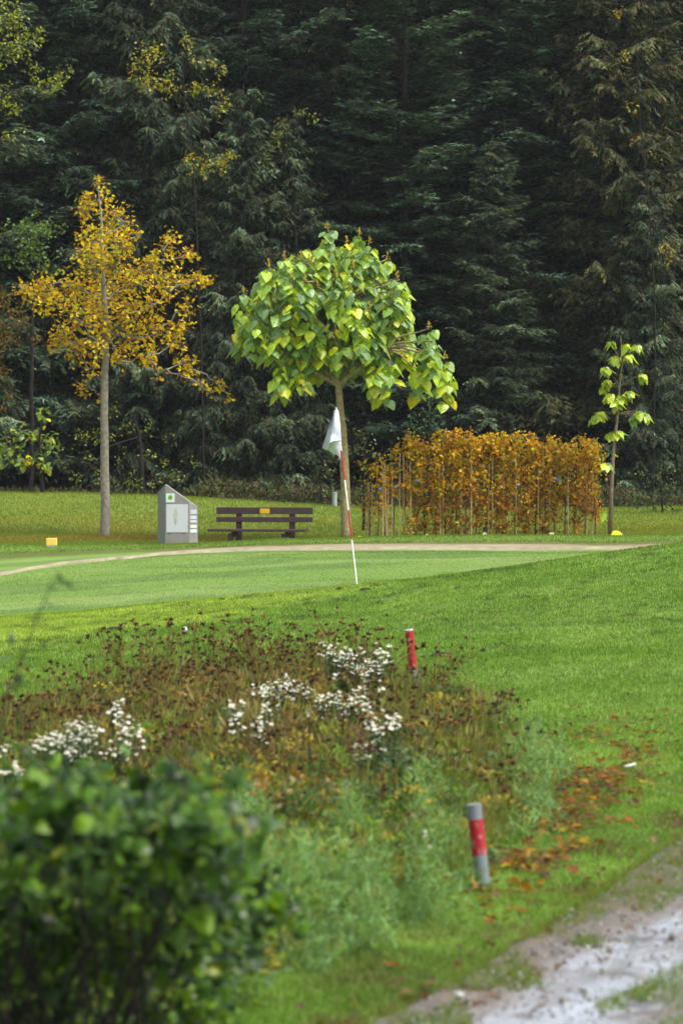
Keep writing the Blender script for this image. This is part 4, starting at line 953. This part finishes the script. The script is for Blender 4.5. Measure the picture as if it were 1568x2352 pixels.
trunk_tree('catalpa_sapling_tree', 'small crooked tree with green and yellow leaves at the crest of the left bank', 'tree', [(99, 1146), (97, 1110), (93, 1080), (92, 1040), (96, 980), (100, 950)], [.05, .045, .04, .03, .02, .006],
    [(100, 960, 14), (100, 945, 10), (60, 1000, 22), (85, 1005, 22), (105, 1015, 18), (100, 1055, 18), (98, 1068, 14), (62, 1060, 14), (40, 1040, 22), (20, 1020, 22), (50, 1065, 14), (120, 1000, 12), (10, 1050, 20), (-30, 1020, 24)], 79.2, .13, 46, c_of([(.12, .21, .03), (.22, .30, .02), (.46, .40, .015), (.10, .17, .05)], [3, 2, 1.5, 2]), 606, HEART, M_LEAF, BK, .8, .02, droop=.6)
trunk_tree('beech_tree', 'low yellow green beech with level sprays behind the pale trunk', 'tree', [(330, 1185), (325, 1080), (320, 1000), (310, 950)], [.07, .06, .04, .01],
    [(190, 1005, 22), (225, 1000, 20), (165, 990, 14), (265, 1000, 18), (300, 985, 18), (280, 1045, 16), (350, 990, 16), (270, 940, 16), (240, 960, 14), (340, 1040, 18), (390, 1010, 14), (300, 1100, 20), (380, 1080, 20), (340, 1110, 22), (240, 1090, 20), (420, 1100, 16), (190, 1100, 16), (200, 1050, 14), (150, 1075, 14), (430, 1060, 14), (140, 1030, 12)], 81.0, .075, 80, c_of([(.13, .17, .018), (.18, .21, .018), (.32, .29, .016), (.09, .13, .022)], [4, 3, 1, 3]), 607, LEAF, M_LEAF, BK, 1.4, .015)
trunk_tree('elder_shrub', 'bushy green shrub at the bench end of the beech row', 'shrub', [(835, 1235), (835, 1120), (838, 1020)], [.03, .025, .01],
    [(832, 995, 13), (845, 1012, 14), (820, 1030, 13), (850, 1045, 15), (825, 1070, 16), (860, 1085, 15), (815, 1110, 13), (870, 1050, 14), (890, 1040, 10), (840, 1130, 14)], 73.5, .07, 70, c_of([(.06, .11, .025), (.085, .13, .02), (.05, .085, .02), (.12, .09, .02)]), 608, LEAF, M_LEAF, BK, .6, .015)
trunk_tree('young_fir_tree', 'pale blue green young conifer just above the beech row', 'tree', [(985, 1190), (985, 1080), (985, 960)], [.05, .04, .01],
    [(985, 950, 16), (960, 972, 20), (1010, 970, 18), (985, 990, 22), (945, 992, 16), (1030, 992, 12), (935, 975, 10)], 78.5, .10, 110, c_of([(.055, .115, .055), (.045, .09, .045), (.075, .13, .06)]), 609, SPRAY, M_NEEDLE, BK, .6, .015, wid=.25)
trunk_tree('bramble_bush', 'dull green bramble thicket right of the thin young tree', 'bush', [(1520, 1180), (1520, 1150), (1515, 1110)], [.02, .02, .01],
    [(1440, 1105, 14), (1450, 1135, 18), (1480, 1100, 20), (1490, 1140, 22), (1520, 1110, 22), (1530, 1150, 22), (1560, 1130, 24), (1570, 1095, 20), (1600, 1120, 30), (1640, 1130, 30), (1460, 1165, 16), (1500, 1170, 16), (1545, 1172, 18), (1590, 1160, 22)], 77.5, .06, 120, c_of([(.045, .075, .018), (.065, .09, .02), (.03, .05, .015), (.11, .10, .02)], [4, 3, 3, 1]), 610, LEAF, M_LEAF, BK, .8, .01)
trunk_tree('hawthorn_bush', 'leafy green and yellow bush behind the bench and the broad tree trunk', 'bush', [(740, 1185), (740, 1150), (735, 1120)], [.02, .02, .01],
    [(715, 1110, 16), (740, 1090, 16), (725, 1140, 18), (760, 1120, 16), (745, 1150, 16), (700, 1140, 14), (770, 1085, 12), (660, 1140, 14), (680, 1120, 10), (620, 1150, 10), (750, 1060, 10)], 79.5, .07, 70, c_of([(.05, .085, .018), (.08, .11, .018), (.11, .10, .015)]), 611, LEAF, M_LEAF, BK, .8, .01)
trunk_tree('beech_tree', 'slim broadleaf with few golden leaves lost among the conifers above the thin young tree', 'tree', [(1500, 1185), (1500, 800), (1490, 400), (1450, 100)], [.020, .018, .015, .008],
    [(1515, 570, 15), (1503, 363, 9), (1445, 250, 14), (1440, 130, 14), (1425, 30, 12), (1460, 330, 8), (1535, 600, 10)], 84.2, .085, 90, c_of([(.30, .24, .014), (.20, .22, .016), (.38, .24, .012)]), 612, LEAF, M_LEAF, BK, .8, .02)
# rust bracken at the wood's foot
def bracken():
    r = np.random.default_rng(700); n = 16000; px = r.uniform(-200, 1800, n); d = r.uniform(79.5, 84, n); x = (px - CX) * d / F
    h = (.15 + .55 * fbm(x * .8, d * .5, 3, 2)) * np.interp(px, [-200, 420, 480, 700, 850, 1400, 1500], [.03, .05, .9, .9, .9, .9, .5]); z = H(x, d) + r.random(n) ** .8 * h
    C = palette(n, [(.050, .035, .016), (.040, .030, .014), (.07, .045, .018), (.045, .065, .018), (.07, .095, .02)], [2, 3, 1, 4, 2], .25, r)
    tag(Soup().scatter(*SPRAY, np.stack([x, d, z], 1), rdir(n, r) + np.array([0, 0, .6]), rdir(n, r), r.uniform(.08, .22, n), C, r.uniform(.02, .05, n)).build('undergrowth', M_DRY), kind='stuff')
bracken()

# conifers -----------------------------------------------------------
def conifer_parts(seedv, Hh, R, droop, hang, cols, wts, whorl=.36, dens=1.):
    r = np.random.default_rng(seedv); W = Soup(); bark = (.026, .022, .018)
    W.tube([(0, 0, -.4), (0, 0, Hh * .5), (0, 0, Hh)], [.15, .10, .02], bark, 9)
    Pp, Yy, Hn, Sz, Wd, Cc = [], [], [], [], [], []
    z = .7
    while z < Hh - .2:
        L0 = R * (1 - z / Hh) ** .65 + .25
        for b in range(r.integers(6, 10)):
            az = r.uniform(0, 2 * math.pi); L = L0 * r.uniform(.55, 1.2); zb = z + r.uniform(-.15, .15)
            o = np.array([math.cos(az), math.sin(az), 0]); side = np.array([-o[1], o[0], 0]); up = r.uniform(-.05, .25) + .35 * (z / Hh)
            bend = r.normal(0, .10)
            def bp(t):
                t = np.asarray(t)[..., None]; return np.array([0, 0, zb]) + o * L * t + side * bend * L * t ** 2 + np.array([0, 0, 1.]) * L * (up * t - droop * t ** 2 + droop * .55 * t ** 4)
            W.tube(bp(np.linspace(0, 1, 5)), np.linspace(.028, .006, 5) * (.5 + L / 4), bark, 3, False)
            nt = max(6, int(L / .085 * dens)); t = np.sort(r.uniform(.10, 1, nt)); sgn = np.where(np.arange(nt) % 2, 1, -1)
            p = bp(t); tg = unit(bp(t + .02) - p)
            td = unit(tg * .75 + side[None] * sgn[:, None] * r.uniform(.5, 1.1, (nt, 1)) + np.array([0, 0, -1.]) * hang * r.uniform(.4, 1.3, (nt, 1)) + r.normal(0, .12, (nt, 3)))
            tl = np.clip(L * .30 * (1.05 - t) ** .5 + .14, .12, .75) * r.uniform(.7, 1.2, nt)
            tone = math.exp(r.normal(-.05, .42)) 
            m = 9; s = np.tile((np.arange(m) + .5) / m, nt) + r.uniform(-.06, .06, nt * m); k = np.repeat(np.arange(nt), m)
            pos = p[k] + td[k] * (tl[k] * s)[:, None]; pos[:, 2] -= hang * .3 * tl[k] * s ** 2
            sd_ = np.cross(td[k], [0, 0, 1.]) * np.where(np.arange(nt * m) % 2, 1, -1)[:, None]
            Pp.append(pos); Yy.append(td[k] * .9 + sd_ * .75 + np.array([0, 0, -.35 * hang]) + r.normal(0, .22, (nt * m, 3))); Hn.append(np.tile([0, 0, 1.], (nt * m, 1)) + r.normal(0, .35, (nt * m, 3)))
            Sz.append(r.uniform(.12, .27, nt * m) * (1.1 - .4 * s)); Wd.append(r.uniform(.035, .07, nt * m))
            Cc.append(palette(nt * m, cols, wts, .2, r) * tone)
        z += whorl * r.uniform(.8, 1.2)
    G = Soup().scatter(*SPRAY, np.vstack(Pp), np.vstack(Yy), np.vstack(Hn), np.concatenate(Sz), np.clip(np.vstack(Cc) * 1.18, .004, .9), np.concatenate(Wd))
    return W, G
BLUE = [(.050, .088, .056), (.066, .110, .078), (.036, .064, .034), (.060, .064, .028), (.110, .160, .120)]
GREY = [(.048, .066, .030), (.062, .086, .046), (.052, .046, .022), (.036, .062, .040), (.082, .112, .076)]
BRWN = [(.062, .060, .024), (.046, .040, .018), (.058, .076, .034), (.080, .066, .024), (.044, .062, .030)]
protos = []
for k, (nm, sd_, Hh, R, dr, hg, cl, wt) in enumerate([
    ('spruce_tree', 1, 17, 3.3, .28, .25, BLUE, [4, 3, 3, 1, 2]), ('spruce_tree', 2, 15, 3.0, .34, .45, GREY, [4, 3, 2, 3, 1]),
    ('fir_tree', 3, 16, 2.8, .18, .10, BLUE, [4, 2, 4, 2, 1]), ('cypress_tree', 4, 15, 2.6, .40, .9, GREY, [3, 2, 3, 4, .5]), ('larch_tree', 5, 16, 3.0, .30, .8, BRWN, [3, 2, 3, 2, 2])]):
    W, G = conifer_parts(sd_ * 31, Hh, R, dr, hg, cl, wt, .34 if hg < 1 else .28)
    e = empty(nm, (0, 0, 0), 'x', 'tree'); W.build('trunk', M_BARK, e); G.build('crown', M_NEEDLE, e); protos.append(e)
# (proto, px, distance, scale, label)
forest = [
    (1, -60, 88.0, 1.0, 'grey green spruce at the left edge of the wood'),
    (0, 170, 89.5, 1.0, 'blue grey spruce rising behind the orange tree'),
    (3, 350, 88.6, .98, 'weeping dark conifer right behind the pale autumn trunk'),
    (0, 560, 91.0, 1.05, 'pale blue spruce above the bench, lit along its top sprays'),
    (3, 560, 86.5, .62, 'low drooping conifer directly behind the bench'),
    (3, 660, 87.0, .58, 'low drooping conifer between bench and broad-leaved tree'),
    (1, 790, 90.5, 1.0, 'grey spruce directly behind the broad-leaved tree'),
    (2, 930, 87.8, .92, 'fir with level sprays right of the lime crown'),
    (0, 1130, 90.0, 1.08, 'tall silvery spruce above the middle of the beech row'),
    (1, 1130, 86.2, .55, 'low grey spruce just behind the beech row'),
    (2, 1270, 88.5, .95, 'dark fir above the thin-tree end of the beech row'),
    (4, 1420, 87.5, .9, 'brown tinged larch behind the thin young tree'),
    (1, 1560, 90.0, 1.02, 'grey spruce at the right edge of the wood'),
    (3, 1480, 85.5, .5, 'low drooping conifer above the bramble thicket'),
    (4, 30, 91.5, .95, 'brownish larch high behind the green leafy tree'),
    (4, 690, 94.0, 1.0, 'brownish larch high between the two upper spruces'),
    (2, 400, 94.5, 1.0, 'dark fir behind the yellow green upper sprays'),
    (4, 990, 94.0, 1.0, 'brown twiggy larch high right of the lime crown'),
    (0, 1380, 94.5, 1.0, 'blue spruce high up above the thin young tree'),
    (0, 250, 98.0, 1.0, None), (1, 520, 99.0, 1.0, None), (2, 850, 98.5, 1.05, None), (1, 1190, 99.0, 1.05, None), (2, 1500, 98.0, 1.05, None), (0, 20, 99.0, 1.0, None),
    (1, -250, 90.0, 1.0, None), (2, 1760, 89.5, 1.0, None), (0, 1740, 96, 1.0, None), (0, -190, 96, 1.0, None),
    (1, 130, 104, 1.0, None), (0, 400, 104, 1.0, None), (1, 680, 104, 1.0, None), (0, 950, 104, 1.0, None), (2, 1240, 104, 1.0, None), (1, 1480, 104, 1.0, None), (0, 1700, 105, 1.0, None), (1, -120, 105, 1.0, None)]
used = set(); r = np.random.default_rng(9)
for (k, px, d, s, lab) in forest:
    x = (px - CX) * d / F; z = float(H(x, d)); rz = r.uniform(0, 6.28)
    lab2 = lab or 'conifer in the dark back rows of the wood, mostly hidden'; grp = 'conifers of the dark wood' if lab else 'back rows of the dark wood'
    if k not in used:
        used.add(k); o = protos[k]; o.location = (x, d, z); o.rotation_euler = (0, 0, rz); o.scale = (s, s, s); o['label'] = lab2; o['group'] = grp
    else: dup(protos[k], (x, d, z), rz, s, lab2, grp)

# ------------------------------------------------------------------ fallen leaves on the verge
def litter():
    r = np.random.default_rng(808)
    def zone(n):
        t = r.random(n); cx = np.interp(t, [0, .25, .5, .75, 1], [1120, 1230, 1320, 1370, 1440]); cy = np.interp(t, [0, .25, .5, .75, 1], [2055, 1960, 1870, 1790, 1700])
        px = cx + r.normal(0, 55, n) * (1 + .5 * t); py = cy + r.normal(0, 26, n); return px, py
    px, py = zone(130); pal = [(.28, .10, .016), (.20, .075, .02), (.38, .20, .02), (.42, .30, .02), (.14, .06, .022)]
    for a, b in list(zip(px, py)) + [(1020, 2070), (1165, 2098), (1190, 2105), (1010, 2080), (920, 2236), (912, 2230), (1110, 2130), (1240, 1690), (1330, 2010), (1250, 2040), (750, 1840), (1480, 1700), (1520, 1690), (1060, 2230)]:
        x, d = ground_hit(float(np.clip(a, 880, 1640)), float(np.clip(b, 1640, 2300)))
        c = palette(1, pal, [4, 3, 3, 2, 3], .2, r)[0]; name = 'brown' if c[0] < .24 else 'yellow' if c[1] / c[0] > .6 else 'orange'
        ground_leaf(x, d, r.uniform(.035, .062), c, f'{name} fallen leaf in the drift between the near stake and the fairway', r, .5)
    n = 2600; px, py = zone(n); px += r.normal(0, 20, n); d = CAMH * F / (py - HY); x = (px - CX) * d / F
    m = ~in_track(x, d) & (fbm(x * 3, d * 1.6, 3, 7) > .42); x, d = x[m], d[m]; n = len(x)
    S = Soup().scatter(*LEAF, np.stack([x, d, H(x, d) + .012 + r.random(n) * .012], 1), rdir(n, r) * np.array([1, 1, .25]), rdir(n, r) * .5 + np.array([0, 0, 1.]), r.uniform(.02, .05, n), palette(n, [(.12, .06, .025), (.18, .08, .022), (.09, .05, .025), (.26, .14, .02)], [3, 3, 3, 1], .2, r))
    k = 900; yy = r.uniform(10.5, 19, k); xx = track_edge(yy) + r.normal(.02, .16, k)
    S.scatter(*LEAF, np.stack([xx, yy, H(xx, yy) + .022], 1), rdir(k, r) * np.array([1, 1, .25]), rdir(k, r) * .5 + np.array([0, 0, 1.]), r.uniform(.02, .05, k), palette(k, [(.12, .07, .04), (.17, .085, .04), (.09, .05, .03)], None, .2, r))
    tag(S.build('leaf_litter', M_AUTUMN), kind='stuff')
litter()

# grass growing in and over the edges of the track
def track_grass():
    r = np.random.default_rng(909); n = 120000; y = r.uniform(9.6, 18, n); u = r.uniform(-.12, 1.6, n); e0 = track_edge(y)
    x = e0 + u * 1.06
    m1 = (u < .22) & (fbm(x * 4, y * 2.2, 3, 5) > .46 + u * .8)
    m2 = (np.abs(u - (.60 + .08 * (y - 11))) < .20) & (fbm(x * 3, y * 1.5, 3, 6) > .42) & (y < 13.6)
    m = m1 | m2; x, y = x[m], y[m]; k = len(x)
    C = palette(k, [(.12, .20, .025), (.10, .16, .025), (.19, .16, .05)], [3, 3, 1], .2, r)
    Yd = np.stack([r.normal(.2, .6, k), r.normal(0, .6, k), np.full(k, .7)], 1)
    tag(Soup().scatter(*BLADE, np.stack([x, y, H(x, y) + .02], 1), Yd, rdir(k, r), r.uniform(.025, .06, k), C, r.uniform(.002, .005, k)).build('track_edge_grass', M_GRASS), kind='stuff')
track_grass()

# thin rain haze between here and the wood
def haze():
    m = bpy.data.materials.new('rain_haze'); m.use_nodes = True; N = m.node_tree.nodes; N.remove(N['Principled BSDF'])
    v = N.new('ShaderNodeVolumePrincipled'); v.inputs['Color'].default_value = (.93, .96, 1, 1); v.inputs['Density'].default_value = .00019; v.inputs['Anisotropy'].default_value = .3
    m.node_tree.links.new(v.outputs[0], N['Material Output'].inputs['Volume'])
    tag(Soup().box((0, 60, 34), (640, 720, 72), (1, 1, 1)).build('haze', m), kind='stuff')
haze()

def stones():
    r = np.random.default_rng(919); n = 5200; y = r.uniform(9.6, 17.5, n); u = r.uniform(-.08, 2.2, n) ; x = track_edge(y) + u * 1.06
    ico = [(0, 0, -1), (.9, 0, -.1), (.2, .85, .0), (-.8, .4, .1), (-.7, -.6, -.1), (.3, -.9, .1), (0, 0, .7)]
    T = [(0, 2, 1), (0, 3, 2), (0, 4, 3), (0, 5, 4), (0, 1, 5), (6, 1, 2), (6, 2, 3), (6, 3, 4), (6, 4, 5), (6, 5, 1)]
    C = palette(n, [(.30, .30, .29), (.16, .14, .11), (.26, .27, .28), (.09, .07, .05)], [3, 3, 1, 3], .2, r)
    tag(Soup().scatter(ico, T, np.stack([x, y, H(x, y) + .034], 1), rdir(n, r), rdir(n, r), r.uniform(.003, .009, n) * (1 + (r.random(n) < .03) * 1.2), C).build('gravel', M_CONCRETE), kind='stuff')
stones()
